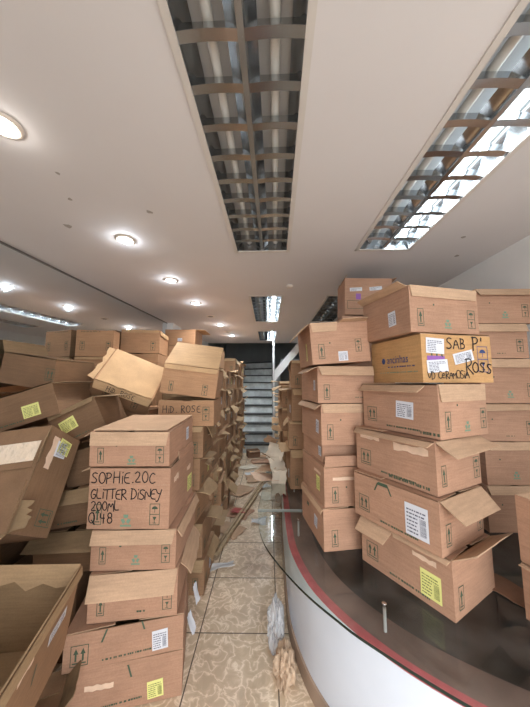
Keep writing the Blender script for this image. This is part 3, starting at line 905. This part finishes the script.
def a5(c):
    f = 'front'
    c.label(f, .025, .135, .10, .072, 'white', -3, strips=False); c.rect(f, .028, .095, .125, .124, 'purple')
    for q_ in (.05, .078, .106): c.rect(f, q_, .098, q_ + .008, .138, 'ink')
    c.label(f, .025, .048, .115, .058, 'white', 4, strips=False)
    c.label(f, .175, .095, .115, .052, 'white', 13)
    c.m_hand(f, .315, .05, .125, 'blue')
    c.pen(f, [('SAB', .135, .158, .052, dict(w=.0055, adv=.8))]); c.pen(f, [("P'", .285, .160, .058, dict(w=.0065))])
    c.pen(f, [('Ross', .235, .045, .070, dict(w=.006, adv=.60))]); c.pen(f, [('VD CeRAMOSiA', .022, .015, .036, dict(w=.0038, adv=.60, slope=.03))])
    q = 'left'
    c.poly(q, [(.115 + .016*math.cos(R(60*k_)), .115 + .018*math.sin(R(60*k_))) for k_ in range(6)], 'blue')
    c.m_text(q, .15, .33, .078, .006, mat='blue'); c.m_text(q, .08, .35, .05, .005, mat='teal')
c = Carton('yellow-brown carton with blue print and marker writing in the front stack', (.40, .38, .225), (.705, 1.24, GZ + .900), yaw=13, mat='yellow_kraft', **near,
           closed=('left', 'right', 'front', 'back'))
a5(c)
fc = bpy.data.curves.new('brand_text', 'FONT'); fc.body = 'ancinhas'; fc.size = .056
fo = bpy.data.objects.new('brand_text', fc); COL.objects.link(fo)
bpy.context.view_layer.update()
me = bpy.data.meshes.new_from_object(fo.evaluated_get(bpy.context.evaluated_depsgraph_get()))
bpy.data.objects.remove(fo)
for v in me.vertices:
    v.co = Vector(c.P('left', .145 + v.co.x * .82, .10 + v.co.y, .0016))
me.materials.clear(); me.materials.append(M['blue'])
o = bpy.data.objects.new('printed_word', me); COL.objects.link(o); o.parent = c.rt; o['label'] = 'dark blue printed lettering'
c.done()
def a6(c):
    c.end_marks('front'); c.label('left', .22, .05, .055, .075, 'white', 4)
put('topmost carton of the big front stack, with folded lid edge', (.405, .37, .222), (.668, 1.25, GZ + 1.137), a6, yaw=14, **near,
    flaps=[dict(side='front', a=269, d=.055), dict(side='left', a=158, d=.05, curl=-8, mat='inner')])

# ---- B: leaning stack left of it
GB = 'cartons of the leaning stack on the glass'
bn = dict(anchor=(-1, -1, -1), group=GB)
def b1(c): c.m_up('front', .045, .02); c.label('left', .27, .07, .05, .065, 'white', -8); c.m_text('front', .25, .31, .015, .005); c.rect('left', .13, .13, .17, .15, 'ink')
put('bottom carton of the leaning stack, blank front with one arrow mark', (.33, .41, .212), (.299, 1.550, GZ), b1, yaw=9, **bn, flaps=[dict(side='left', a=255, d=.03)])
def b2(c): c.m_up('front', .045, .02); c.m_dot('front', .13, .1); c.label('left', .29, .06, .055, .08, 'yellow', 0); c.torn('front', .05, .135, .33, .155); c.torn('left', .25, .15, .36, .17)
put('carton with torn tape line and yellow side label in leaning stack', (.33, .41, .208), (.308, 1.555, GZ + .222), b2, yaw=9, **bn,
    flaps=[dict(side='front', a=82, d=.055, u0=0, u1=.95, twist=8)])
def b3(c): c.label('left', .29, .03, .05, .055, 'grey', 0)
put('crushed low carton in the middle of the leaning stack', (.33, .36, .10), (.315, 1.620, GZ + .439), b3, yaw=10, roll=0, **bn, tint=.95)
def b4(c): c.end_marks('front', rec=False); c.label('left', .32, .06, .05, .075, 'white', -6)
put('carton directly above the crushed one in the leaning stack', (.335, .41, .225), (.300, 1.560, GZ + .549), b4, yaw=8, **bn,
    flaps=[dict(side='left', a=222, d=.04), dict(side='front', a=268, d=.05)])
def b5(c): c.m_up('front', .035, .02); c.m_text('front', .22, .29, .03, .004); c.label('left', .30, .07, .045, .06, 'white', 0)
put('carton with outward lip flap, second from top of leaning stack', (.335, .40, .205), (.284, 1.555, GZ + .784), b5, yaw=6, **bn,
    flaps=[dict(side='front', a=238, d=.06, mat='inner', twist=6), dict(side='left', a=195, d=.07, mat='inner', u0=.35, curl=25, rag=.2)])
def b6(c): c.m_up('front', .04, .03); c.m_dot('front', .11, .12); c.label('front', .155, .012, .055, .055, 'white'); c.m_hand('front', .26, .06, .075); c.label('left', .22, .03, .03, .11, 'yellow', 5)
put('top carton of the leaning stack, tilted with a raised pale flap', (.345, .38, .238), (.258, 1.555, GZ + 1.002), b6, yaw=4, roll=-4, **bn,
    flaps=[dict(side='front', a=268, d=.055, u0=0, u1=.48), dict(side='front', a=170, d=.05, u0=.5, u1=1, mat='inner'), dict(side='left', a=205, d=.10, mat='inner', curl=30, u0=.2)])

# ---- C: frontal stack against the right wall
GC = 'cartons of the stack against the right wall'
zs = [GZ, .855, 1.115, 1.35, 1.635, 1.865, 2.10]
cl = ['bottom carton of the stack by the right wall, in shade', 'second carton up in the right wall stack', 'third carton up in right wall stack, curled lip above it',
      'fourth carton up in right wall stack, plain front with dot', 'fifth carton up in the right wall stack, under the topmost', 'topmost carton of the right wall stack beside the white wall']
for i in range(6):
    def cm(c):
        w = c.L
        c.m_dot('front', .09, c.H*.6); c.m_hand('front', w*.80, .04, .085)
        if i in (5, 3, 1): c.m_rec('front', w*.5, .06)
        if i in (4, 2): c.m_text('front', w*.45, w*.6, .03, .005)
    put(cl[i], (.37, .36, zs[i+1] - zs[i] - .0095), (1.522 - .006*i*(-1)**i, 1.93, zs[i]), cm, yaw=[0, 1, -1, 0.5, -.5, 0][i], group=GC, tint=.97,
        flaps=[dict(side='front', a=[250, 240, 205, 246, 244, 240][i], d=[.05, .05, .06, .06, .06, .055][i], mat='inner', twist=[0, 4, -14, 3, 0, 3][i], curl=[0, 0, 20, 0, 0, 0][i])])

# ---- D: two cartons cut by the right edge of the photo
GD = 'cartons at the right end of the plinth'
def d1(c): c.m_pair('left', .07, .025, .085)
put('lower carton at the right end of the plinth, under the open one', (.36, .40, .20), (.99, 1.150, GZ), d1, yaw=11, anchor=(-1, 1, -1), group=GD,
    flaps=[dict(side='left', a=200, d=.025, u0=0, u1=.3, curl=-60, mat='inner')])
def d2(c): c.m_pair('left', .07, .03, .09); c.torn('left', .1, .185, .3, .2)
put('upper open-topped carton at the right end of the plinth', (.36, .39, .245), (.99, 1.150, GZ + .2095), d2, yaw=12, anchor=(-1, 1, -1), group=GD, open_top=True)

# ---- E: open carton high up behind, on hidden cartons
GE = 'cartons stacked behind the front stacks'
for i, (z, h) in enumerate(((GZ, .46), (GZ + .47, .46), (GZ + .94, .495))):
    put(['bottom', 'middle', 'upper'][i] + ' tall plain carton in the dark gap behind the two glass-top stacks', (.40, .34, h), (.80, 2.32, z), None, group=GE, tint=.9)
def e1(c):
    c.label('front', .04, .20, .10, .03, 'grey', 4, strips=False); c.label('front', .20, .21, .10, .03, 'grey', 6, strips=False); c.rect('front', .09, .13, .13, .18, 'purple'); c.frame('front', .22, .06, .30, .13)
    c.frame('front', .02, .05, .20, .12)
put('highest carton, tipped back under the ceiling behind the front stacks', (.38, .30, .31), (.83, 2.32, GZ + 1.45), e1, yaw=-3, pitch=0, roll=2, group=GE, open_top=True, tint=.95,
    flaps=[dict(side='left', a=60, d=.04), dict(side='back', a=100, d=.05, rag=.2), dict(side='right', a=160, d=.05, rag=.2)])

# ---- F and further stacks along the right of the aisle
GF = 'cartons stacked along the right of the aisle'
def right_col(n, x, y, z0, tops, where, tint=1.0, size=(.36, .38)):
    z = z0
    for i, tp in enumerate(tops):
        rr_ = random.Random(n * 100 + i)
        h = tp - z - .0095
        def fm(c):
            c.m_pair('left', .04, .03, .07)
            if rr_.random() < .6: c.m_up('front', .04, .03, .08)
            if rr_.random() < .5: c.label('left', c.W*.6, .06, .06, .07, rr_.choice(('white', 'yellow')), rr_.uniform(-8, 8))
        fl = [dict(side='left', a=rr_.uniform(165, 255), d=rr_.uniform(.05, .13), mat='inner', rag=rr_.uniform(.05, .4), curl=rr_.uniform(-20, 25), twist=rr_.uniform(-20, 20), u0=rr_.uniform(0, .3)),
              dict(side='front', a=rr_.uniform(190, 262), d=rr_.uniform(.03, .09), mat='inner', rag=rr_.uniform(0, .3), twist=rr_.uniform(-10, 10))]
        put(ORD[i] + ' carton up in the ' + where, (size[0], size[1], h), (x + size[0]/2 + rr_.uniform(-.015, .02), y + size[1]/2 + rr_.uniform(-.01, .01), z), fm, yaw=rr_.uniform(-3, 3), group=GF, hue=-.03, tint=tint * .85, flaps=fl)
        z = tp
right_col(1, .195, 2.40, GZ, [.905, 1.148, 1.43, 1.68], 'narrow stack just behind the leaning stack')
right_col(2, .15, 2.93, 0, [.25, .49, .73, .98, 1.22, 1.45], 'right aisle stack just past the glass end', .97)
right_col(3, .16, 3.42, 0, [.25, .50, .75, 1.0, 1.24], 'second right aisle stack past the glass', .97)
right_col(4, .17, 3.92, 0, [.26, .52, .78, 1.03, 1.28, 1.5], 'third right aisle stack past the glass', .97)
right_col(5, .20, 4.44, 0, [.26, .52, .78, 1.03], 'fourth right aisle stack past the glass', .95)
right_col(6, .20, 4.95, 0, [.26, .52, .78, 1.03, 1.28], 'right aisle stack nearest the stairs', .95)

# ---- S: stack in front on the left, with the marker-lettered carton
GS = 'cartons of the lettered front left stack'
def s6(c): c.label('front', .345, .02, .07, .075, 'yellow', 4); c.m_text('front', .15, .32, .025, .008, .05); c.m_tick('front', .27, .13, .05, -.35); c.torn('front', .08, .10, .20, .13)
put('floor-level carton with a yellow label, bottom of the lettered stack', (.50, .44, .195), (-.412, 1.445, 0.002), s6, yaw=13, anchor=(1, -1, -1), group=GS, tint=.95)
def s5(c): c.label('front', .37, .02, .07, .085, 'white', 3); c.m_pair('front', .03, .02, .085); c.m_text('front', .16, .36, .022, .008, .03); c.m_tick('front', .15, .10, .05, .4); c.m_tick('front', .33, .12, .035, -.35)
put('wide carton with a white label, second from floor in lettered stack', (.51, .44, .15), (-.412, 1.44, .2065), s5, yaw=14, anchor=(1, -1, -1), group=GS, tint=.95)
def s4(c): c.end_marks('front', rec=False, sc=.95); c.m_text('front', .22, .25, .03, .008)
put('carton with hanging pale flap, third from floor in lettered stack', (.405, .44, .205), (-.442, 1.425, .366), s4, yaw=8, anchor=(1, -1, -1), group=GS,
    flaps=[dict(side='front', a=244, d=.10, mat='inner', twist=16), dict(side='right', a=215, d=.10, rag=.25, curl=30, u0=.1)])
def s3(c): c.end_marks('front', rec=True, sc=.9); c.m_dot('front', .14, .11)
put('carton with short lip directly under the lettered carton', (.405, .44, .178), (-.452, 1.41, .5805), s3, yaw=3, anchor=(1, -1, -1), group=GS,
    flaps=[dict(side='front', a=238, d=.06, mat='inner', twist=12), dict(side='right', a=240, d=.05, rag=.2)])
def s2(c):
    c.pen('front', [('SOPHiE.20C', .008, .215, .052, dict(w=.005, adv=.73)), ('GLiTTER DiSNEY', .008, .143, .047, dict(w=.0047, adv=.62, slope=-.02)), ('200ML', .012, .085, .043, dict(w=.0045, adv=.70)), ('Q 48', .006, .030, .045, dict(w=.005, adv=.80))])
    c.m_up('front', .03, .02, .095); c.m_hand('front', .305, .018, .10); c.m_rec('front', .19, .045, .045)
    c.label('right', .32, .05, .09, .09, 'yellow', 0); c.torn('right', .06, .19, .14, .23); c.torn('right', .3, .17, .38, .21)
    c.rect('front', .0, .205, c.L, .2055, 'torn', .0008)
put('carton lettered in black marker on its front, below the lidded carton', (.40, .445, .285), (-.488, 1.40, .768), s2, yaw=1, anchor=(1, -1, -1), group=GS,
    closed=('front', 'back'), flaps=[dict(side='right', a=78, d=.05, u0=.3, u1=1, rag=.3), dict(side='left', a=200, d=.05)])
def s1(c): c.end_marks('front', v=.015, sc=.9); c.label('right', .30, .05, .05, .075, 'white')
put('lidded carton with pale top on the lettered carton', (.40, .445, .165), (-.498, 1.405, 1.062), s1, yaw=1, pitch=3, anchor=(1, -1, -1), group=GS, closed=('left', 'right', 'back'),
    flaps=[dict(side='front', a=255, d=.065, mat='inner', twist=6), dict(side='back', a=0, d=.44, mat='inner', lift=.006), dict(side='left', a=212, d=.04, mat='inner')])

# ---- the long wall of cartons left of the aisle
GW = 'cartons walling the left of the aisle'
cols = [(2.05, 5, .232), (2.46, 7, .232), (2.87, 7, .236), (3.28, 7, .236), (3.69, 7, .236), (4.10, 8, .231), (4.51, 8, .231), (4.92, 8, .231), (5.33, 8, .231)]
for ci, (y0, n, h) in enumerate(cols):
    z = .001
    for i in range(n):
        rr_ = random.Random(500 + ci * 37 + i)
        hh = h * (.93 + .05 * rr_.random())
        xr = -.52 + rr_.uniform(-.035, .04)
        if ci == 0: xr += .03
        def wm(c):
            c.m_pair('right', .05, .03, .07); c.m_text('right', .15, .28, .02, .007)
            if rr_.random() < .55: c.label('right', rr_.uniform(.12, .25), .06, .06, .08, rr_.choice(('white', 'yellow', 'white')), rr_.uniform(-6, 6))
            c.m_up('front', .04, .03, .075); c.m_hand('front', .34, .03, .08)
        fl = [dict(side='right', a=rr_.uniform(150, 262), d=rr_.uniform(.05, .13), mat='inner' if rr_.random() < .6 else None, rag=rr_.uniform(.05, .5), curl=rr_.uniform(-30, 40), twist=rr_.uniform(-35, 35), u0=rr_.uniform(0, .35), u1=rr_.uniform(.7, 1))]
        if rr_.random() < .6:
            fl.append(dict(side='right', a=rr_.uniform(110, 240), d=rr_.uniform(.03, .08), mat=rr_.choice(('inner', 'torn', None)), rag=.6, curl=rr_.uniform(-40, 60), u0=rr_.uniform(.35, .6), u1=rr_.uniform(.75, 1), lift=-rr_.uniform(.02, .10)))
        if rr_.random() < .6:
            fl.append(dict(side='front', a=rr_.uniform(250, 264), d=rr_.uniform(.04, .08), rag=.2, mat='inner'))
        put('carton in the left aisle wall, ' + ORD[ci] + ' stack past the lettered stack, ' + ORD[i] + ' up', (.42, .37, hh), (xr - .21, y0 + .19 + rr_.uniform(-.01, .01), z), wm,
            yaw=rr_.uniform(-4, 4), group=GW, hue=-.03, tint=rr_.uniform(.70, .92), flaps=fl)
        z += hh + .0095
    cols[ci] = (*cols[ci], z)
# on top of the first stack: marker-lettered carton, then the one with the raised white flap
def u2(c): c.m_up('front', .06, .02, .075); c.m_hand('front', .31, .015, .08)
def u3(c): c.pen('front', [('HiD. ROSE', .03, .10, .05, dict(w=.005))]); c.m_hand('front', .33, .04, .1)
zt = cols[0][3]
put('marker-lettered carton below the white-flapped carton', (.415, .37, .185), (-.62, 2.235, zt), u3, yaw=2, group=GW)
put('white-flapped carton on top of the wall, right of the slanted lid carton', (.415, .37, .215), (-.62, 2.232, zt + .225), u2, yaw=4, roll=7, group=GW, tint=1.05,
    closed=('left', 'right', 'back'), flaps=[dict(side='front', a=265, d=.035, mat='inner'), dict(side='front', a=42, d=.285, mat='inner', lift=.004)])
put('plain carton topping the third stack of the left aisle wall', (.42, .36, .205), (-.74, 3.06, cols[2][3]), lambda c: c.m_dot('front', .1, .1), yaw=-2, group=GW)

# ---- second row, against the mirror
GM = 'cartons stacked along the mirror'
def mirror_col(x, y, tops, where, tint=.95, size=(.44, .38)):
    z = .001
    for i, tp in enumerate(tops):
        put(['bottom', 'middle', 'upper', 'top'][i] + ' ' + where, (*size, tp - z - .0095), (x, y, z), lambda c: c.m_hand('front', c.L*.8, .04, .085), group=GM, tint=tint, yaw=(i * 7) % 5 - 2)
        z = tp
mirror_col(-1.20, 2.42, [.44, .88, 1.26], 'tall carton beneath the slanted lid carton')
mirror_col(-1.42, 3.10, [.60, 1.20, 1.80], 'tall carton of the stack at the far mirror end', size=(.42, .36))
mirror_col(-1.15, 3.70, [.66, 1.32, 1.97], 'tall carton of the dim stack behind the mirror-end stack')
mirror_col(-1.575, 2.57, [.50, 1.00, 1.52], 'tall carton of the stack touching the mirror', size=(.33, .20))
def u5(c): c.m_hand('front', .31, .03, .10); c.m_text('front', .05, .3, c.H - .02, .005)
put('carton high by the far end of the mirror, square to the camera', (.405, .40, .25), (-1.43, 3.12, 1.801), u5, yaw=8, group=GM, tint=1.0, flaps=[dict(side='right', a=265, d=.05), dict(side='front', a=268, d=.03)])
def u6(c): c.label('front', .17, .05, .06, .04, 'white')
put('dim carton topping the stack behind the far mirror end', (.40, .38, .205), (-1.16, 3.70, 1.971), u6, yaw=0, group=GM, tint=.9, flaps=[dict(side='right', a=182, d=.12, mat='inner')])
def u4(c): c.m_hand('front', .035, .06, .08); c.m_hand('front', .26, .06, .08); c.m_text('front', .04, .2, c.H - .015, .006)
put('upright carton high against the mirror with a band of tape below its rim', (.325, .13, .245), (-1.608, 2.515, 1.7165), u4, yaw=8, group=GM)
put('low carton below the upright carton at the mirror', (.325, .13, .18), (-1.612, 2.515, 1.5265), lambda c: c.m_hand('front', .035, .05, .07), yaw=7, group=GM, flaps=[dict(side='front', a=262, d=.02)])
# slanted carton with the lettered pale lid
def u1(c): c.m_hand('front', .08, .05, .09); c.m_hand('front', .3, .05, .09)
up_ = Vector((.079, -.090, .093)).normalized()
ctr = Vector((-1.07, 2.15, 1.55)) - up_ * .22
c = Carton('slanted carton with a pale lettered lid tipped towards the aisle', (.43, .365, .215), ctr, axes=((.36, .15, -.16), up_), group=GM, tint=1.0, closed=('left', 'right'),
           flaps=[dict(side='front', a=232, d=.055, mat='inner'), dict(side='back', a=0, d=.365, mat='inner', rag=.05), dict(side='left', a=175, d=.05, rag=.5, mat='inner')])
u1(c)
mb = MB(); write(mb, 'HiD. ROSE', .10, c.H - .045, .036, lambda u, v: tuple(Vector((-c.L/2 + u, -c.W/2 - .0045, c.H + .0045)) + Vector((0, -math.cos(R(52)), -math.sin(R(52)))) * (c.H - v) + Vector((0, -math.sin(R(52)), math.cos(R(52)))) * .0015), w=.004)
o = mb.build('handwriting', c.flap_objs[2]); o['label'] = 'black marker handwriting'
c.done()

# ---- H: the tumbled heap in the left corner
GH = 'tumbled cartons in the left corner'  # low tints below put the corner's shade into the board colour
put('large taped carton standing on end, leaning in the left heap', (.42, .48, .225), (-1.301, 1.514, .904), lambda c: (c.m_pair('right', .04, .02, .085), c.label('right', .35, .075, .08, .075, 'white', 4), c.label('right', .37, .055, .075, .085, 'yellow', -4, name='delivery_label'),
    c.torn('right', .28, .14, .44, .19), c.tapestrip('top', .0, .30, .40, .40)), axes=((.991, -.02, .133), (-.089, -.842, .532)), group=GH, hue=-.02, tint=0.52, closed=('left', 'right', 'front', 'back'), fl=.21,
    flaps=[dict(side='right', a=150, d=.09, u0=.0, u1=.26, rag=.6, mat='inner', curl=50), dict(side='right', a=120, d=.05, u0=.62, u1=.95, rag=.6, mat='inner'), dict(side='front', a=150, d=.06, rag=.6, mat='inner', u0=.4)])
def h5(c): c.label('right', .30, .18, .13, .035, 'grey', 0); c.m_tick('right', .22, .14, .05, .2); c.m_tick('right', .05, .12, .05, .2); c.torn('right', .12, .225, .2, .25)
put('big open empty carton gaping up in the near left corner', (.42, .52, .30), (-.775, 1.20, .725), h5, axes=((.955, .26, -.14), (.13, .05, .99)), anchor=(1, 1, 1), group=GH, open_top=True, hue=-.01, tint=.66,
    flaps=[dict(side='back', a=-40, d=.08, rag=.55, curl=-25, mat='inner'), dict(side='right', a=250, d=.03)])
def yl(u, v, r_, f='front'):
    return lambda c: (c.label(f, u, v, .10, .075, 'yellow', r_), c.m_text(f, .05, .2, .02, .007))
put('dusty carton at the mirror, topmost left of the heap', (.40, .34, .20), (-1.60, 1.95, 1.455), lambda c: c.m_pair('front', .34, .06, .08), roll=8, yaw=-6, group=GH, hue=-.02, tint=0.50,  # its dull look is the heap's shade tint
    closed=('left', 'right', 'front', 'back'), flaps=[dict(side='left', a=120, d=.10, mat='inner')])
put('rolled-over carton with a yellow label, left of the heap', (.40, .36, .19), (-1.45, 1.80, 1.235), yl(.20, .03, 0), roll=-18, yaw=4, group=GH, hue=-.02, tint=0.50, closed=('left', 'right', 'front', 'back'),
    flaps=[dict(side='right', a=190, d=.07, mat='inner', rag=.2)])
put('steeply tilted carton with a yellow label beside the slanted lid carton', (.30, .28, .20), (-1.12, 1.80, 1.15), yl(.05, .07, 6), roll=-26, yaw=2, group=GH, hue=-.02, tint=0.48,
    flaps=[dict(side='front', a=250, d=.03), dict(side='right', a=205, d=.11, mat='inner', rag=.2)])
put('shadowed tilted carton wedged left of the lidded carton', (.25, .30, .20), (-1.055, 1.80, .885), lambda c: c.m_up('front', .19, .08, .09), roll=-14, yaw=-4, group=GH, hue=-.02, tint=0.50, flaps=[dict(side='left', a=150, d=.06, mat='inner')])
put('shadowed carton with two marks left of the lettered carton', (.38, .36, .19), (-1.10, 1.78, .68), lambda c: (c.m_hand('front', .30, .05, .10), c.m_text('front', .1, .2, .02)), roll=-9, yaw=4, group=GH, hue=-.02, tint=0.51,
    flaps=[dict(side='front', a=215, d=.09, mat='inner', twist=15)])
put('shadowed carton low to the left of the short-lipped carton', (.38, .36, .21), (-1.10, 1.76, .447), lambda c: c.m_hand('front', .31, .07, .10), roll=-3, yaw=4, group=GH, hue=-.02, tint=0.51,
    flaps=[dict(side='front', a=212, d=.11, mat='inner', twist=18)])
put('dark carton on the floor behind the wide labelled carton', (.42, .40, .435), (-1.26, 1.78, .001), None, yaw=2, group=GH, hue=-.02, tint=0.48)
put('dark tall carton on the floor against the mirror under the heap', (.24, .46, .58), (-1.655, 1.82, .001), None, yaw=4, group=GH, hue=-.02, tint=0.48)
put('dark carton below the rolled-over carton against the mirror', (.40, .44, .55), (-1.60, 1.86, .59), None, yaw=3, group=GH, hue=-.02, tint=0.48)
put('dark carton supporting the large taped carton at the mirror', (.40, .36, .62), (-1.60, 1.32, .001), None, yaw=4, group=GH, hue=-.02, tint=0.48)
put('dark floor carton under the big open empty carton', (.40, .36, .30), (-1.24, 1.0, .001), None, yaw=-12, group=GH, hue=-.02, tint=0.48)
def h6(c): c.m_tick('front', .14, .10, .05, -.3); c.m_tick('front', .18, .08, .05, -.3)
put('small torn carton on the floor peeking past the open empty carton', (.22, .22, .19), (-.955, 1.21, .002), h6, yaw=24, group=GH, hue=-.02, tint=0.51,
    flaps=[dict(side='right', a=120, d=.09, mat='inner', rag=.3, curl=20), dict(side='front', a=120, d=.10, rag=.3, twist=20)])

# ------------------------------------------------------------------ loose card, paper and film
def sheet(name, label, cat, loc, w, l, mat, yaw=0, crease=.02, tilt=(0, 0), group=None, seed=1, th=.003, mat2=None):
    r_ = random.Random(seed)
    ph = [r_.uniform(0, 6) for _ in range(4)]
    n = 6
    rag = [[r_.uniform(-.06, .06) for _ in range(4)] for _ in range(n + 1)]
    def z(u, v): return crease * (abs(math.sin(ph[0] + 2.6*u + 1.2*v)) + .5*math.sin(ph[1] + 4*v - 2*u) + .5)
    def fn(off):
        def g(u, v):
            i, j = round(u*n), round(v*n)
            du = rag[j][0] if i == 0 else rag[j][1] if i == n else 0
            dv = rag[i][2] if j == 0 else rag[i][3] if j == n else 0
            return ((u + du - .5)*w, (v + dv - .5)*l, z(u, v) + off)
        return g
    mb = MB()
    mb.grid(fn(th), n, n, mat, smooth=False); mb.grid(fn(0), n, n, mat2 or mat, smooth=False, flip=True)
    T, Bt = fn(th), fn(0)
    for k in range(n):
        a, b_ = k/n, (k+1)/n
        for q in (((a,0),(b_,0)), ((b_,1),(a,1)), ((1,a),(1,b_)), ((0,b_),(0,a))):
            mb.face([Bt(*q[0]), Bt(*q[1]), T(*q[1]), T(*q[0])], mat)
    lo = min(p[2] for p in mb.v)
    mb.v = [(p[0], p[1], p[2] - lo) for p in mb.v]
    o = mb.build(name, None, (1, 1, 1, 1))
    o.location = loc; o.rotation_euler = (R(tilt[0]), R(tilt[1]), R(yaw))
    return tag(o, label, cat, group)
GP = 'torn card heaped on the rear glass'
for i, (x, y, z, w, l, yw, tx, ty, mt, lb) in enumerate([
    (-.02, 2.60, .600, .24, .17, 22, 4, 9, 'torn', 'pinkish torn card lowest on the rear glass, corner over the aisle'),
    (.10, 2.545, .585, .13, .20, -8, 58, 0, 'white_card', 'pale card leaning down over the front of the heap on the glass'),
    (-.01, 2.68, .665, .20, .13, -28, 14, -12, 'inner', 'tan card strip poking towards the aisle from the heap on the glass'),
    (.085, 2.66, .70, .17, .15, 34, 46, 4, 'white_card', 'broad pale card tilted up in the middle of the heap on the glass'),
    (.02, 2.75, .73, .15, .16, 62, 18, 26, 'kraft_paper', 'tan card scrap behind the broad tilted one on the glass'),
    (.075, 2.76, .80, .16, .15, -16, 58, 8, 'white_card', 'upper pale card of the heap on the glass, nearly upright'),
    (.03, 2.78, .90, .13, .11, 15, -35, 20, 'inner', 'brown curled card on the very top of the heap on the glass')]):
    sheet('torn_cardboard', lb, 'card', (x, y, z), w, l, mt, yw, .010, (tx, ty), GP, 20 + i)
GFl = 'flattened card littering the aisle floor'
fl_items = [(-.16, 4.35, .36, .30, 10, 'inner', 'flat brown card square in the middle of the aisle before the stairs'),
            (-.38, 3.85, .34, .26, 60, 'inner', 'flat brown card against the left wall, beyond the red printed card'),
            (-.34, 3.25, .30, .24, -20, 'outer', 'brown card under the red printed card'),
            (-.12, 5.25, .40, .26, 5, 'outer', 'dark brown card flat nearest the staircase'),
            (-.36, 4.9, .26, .22, 35, 'white_card', 'pale card scrap by the left wall near the stairs'),
            (-.38, 2.88, .26, .20, -35, 'inner', 'brown card flap by the left wall beside the wood strips'),
            (0.02, 3.7, .24, .22, 25, 'white_card', 'pale card scrap right of the wood strips'),
            (-.02, 5.55, .30, .2, -12, 'inner', 'brown card scrap touching the lowest stair')]
for i, (x, y, w, l, yw, mt, lb) in enumerate(fl_items):
    sheet('flattened_cardboard', lb, 'card', (x, y, .002), w, l, mt, yw, .010, (0, 0), GFl, 50 + i)
sheet('printed_card', 'small red printed card lying on brown card in the aisle', 'card', (-.33, 3.22, .032), .16, .10, 'red_card', -15, .006, (0, 0), None, 71)
mb = MB(); mb.box((-.10, -.08, 0), (.10, .08, .13), 'outer'); 
put('small dark carton lying at the foot of the stairs', (.24, .18, .13), (-.30, 5.62, .002), None, yaw=18, group=GFl, open_top=True, tint=.7, flaps=[dict(side='front', a=200, d=.06, rag=.3)])
for i, (p, q, lb) in enumerate([((-.50, 2.35), (.05, 4.75), 'long thin wood strip lying along the aisle, left of its twin'), ((-.44, 2.45), (.085, 4.70), 'long thin wood strip lying along the aisle, right of its twin')]):
    a, b_ = Vector((*p, .012)), Vector((*q, .012))
    d = (b_ - a); l = d.length
    mb = MB(); mb.box((-.014, 0, -.009), (.014, l, .009), 'wood')
    o = mb.build('wood_strip'); o.location = (a.x, a.y, .034); o.rotation_euler = (0, 0, math.atan2(d.y, d.x) - R(90))
    tag(o, lb, 'strip', 'wood strips on the floor')
def crumple(name, label, cat, loc, sx, sy, sz, mat, seed, group=None, yaw=0):
    r_ = random.Random(seed)
    K = [(Vector((r_.gauss(0,1), r_.gauss(0,1), r_.gauss(0,1))).normalized(), r_.uniform(2, 5) if q < 5 else r_.uniform(6, 14), r_.uniform(0, 6)) for q in range(16)]
    mb = MB(); n, mrow = 40, 24
    def fn(u, v):
        a, b_ = 2*math.pi*u, math.pi*(v - .5)
        d = Vector((math.cos(a)*math.cos(b_), math.sin(a)*math.cos(b_), math.sin(b_)))
        k = 1 + sum((abs(math.sin(w*d.dot(x) + p)) - .6) * (.19 if w < 5.5 else .07) for x, w, p in K)
        return (d.x*sx*k, d.y*sy*k, max(-.48, d.z*k) * sz)
    mb.grid(fn, n, mrow, mat, smooth=False)
    lo = min(p[2] for p in mb.v)
    mb.v = [(p[0], p[1], p[2] - lo) for p in mb.v]
    o = mb.build(name); o.location = loc; o.rotation_euler = (0, 0, R(yaw))
    return tag(o, label, cat, group)
crumple('plastic_bag', 'crumpled clear plastic bag on the floor against the white plinth', 'plastic bag', (.045, 1.78, .001), .045, .13, .09, 'film', 3)
crumple('crumpled_paper', 'crumpled brown paper on the floor in front of the plastic bag', 'paper', (.085, 1.545, .001), .05, .085, .075, 'kraft_paper', 5)
sheet('plastic_sheet', 'flat strip of clear plastic film on the tiles by the left wall', 'plastic film', (-.40, 2.33, .002), .24, .08, 'film', 18, .012, (0, 0), None, 81)
sheet('paper_slip', 'white paper slip upright against the lowest left cartons, nearer of two', 'paper', (-.445, 1.70, .11), .05, .10, 'white_paper', 80, .004, (68, 0), 'white slips by the left cartons', 82, .001)
sheet('paper_slip', 'white paper slip upright against the lowest left cartons, further of two', 'paper', (-.455, 1.84, .17), .05, .10, 'white_paper', 80, .004, (72, 0), 'white slips by the left cartons', 83, .001)
sheet('flattened_cardboard', 'flat dusty card piece on the glass between front stack and right-end cartons', 'card', (1.04, 1.30, .581), .13, .17, 'outer', 25, .0015, (0, 0), None, 84).color = (.55, .52, .5, 1)  # darker tint multiplied over the board colour
for i, (x, y, lb) in enumerate([(-.10, 3.05, 'scrap of clear film beside the wood strips'), (-.05, 4.0, 'crumpled clear film scrap beyond the red card'), (-.30, 4.55, 'clear film scrap near the pale card by the left wall')]):
    sheet('plastic_scrap', lb, 'plastic film', (x, y, .002), .16, .12, 'film', 40*i, .02, (0, 0), 'film scraps in the aisle', 90 + i, .0015)
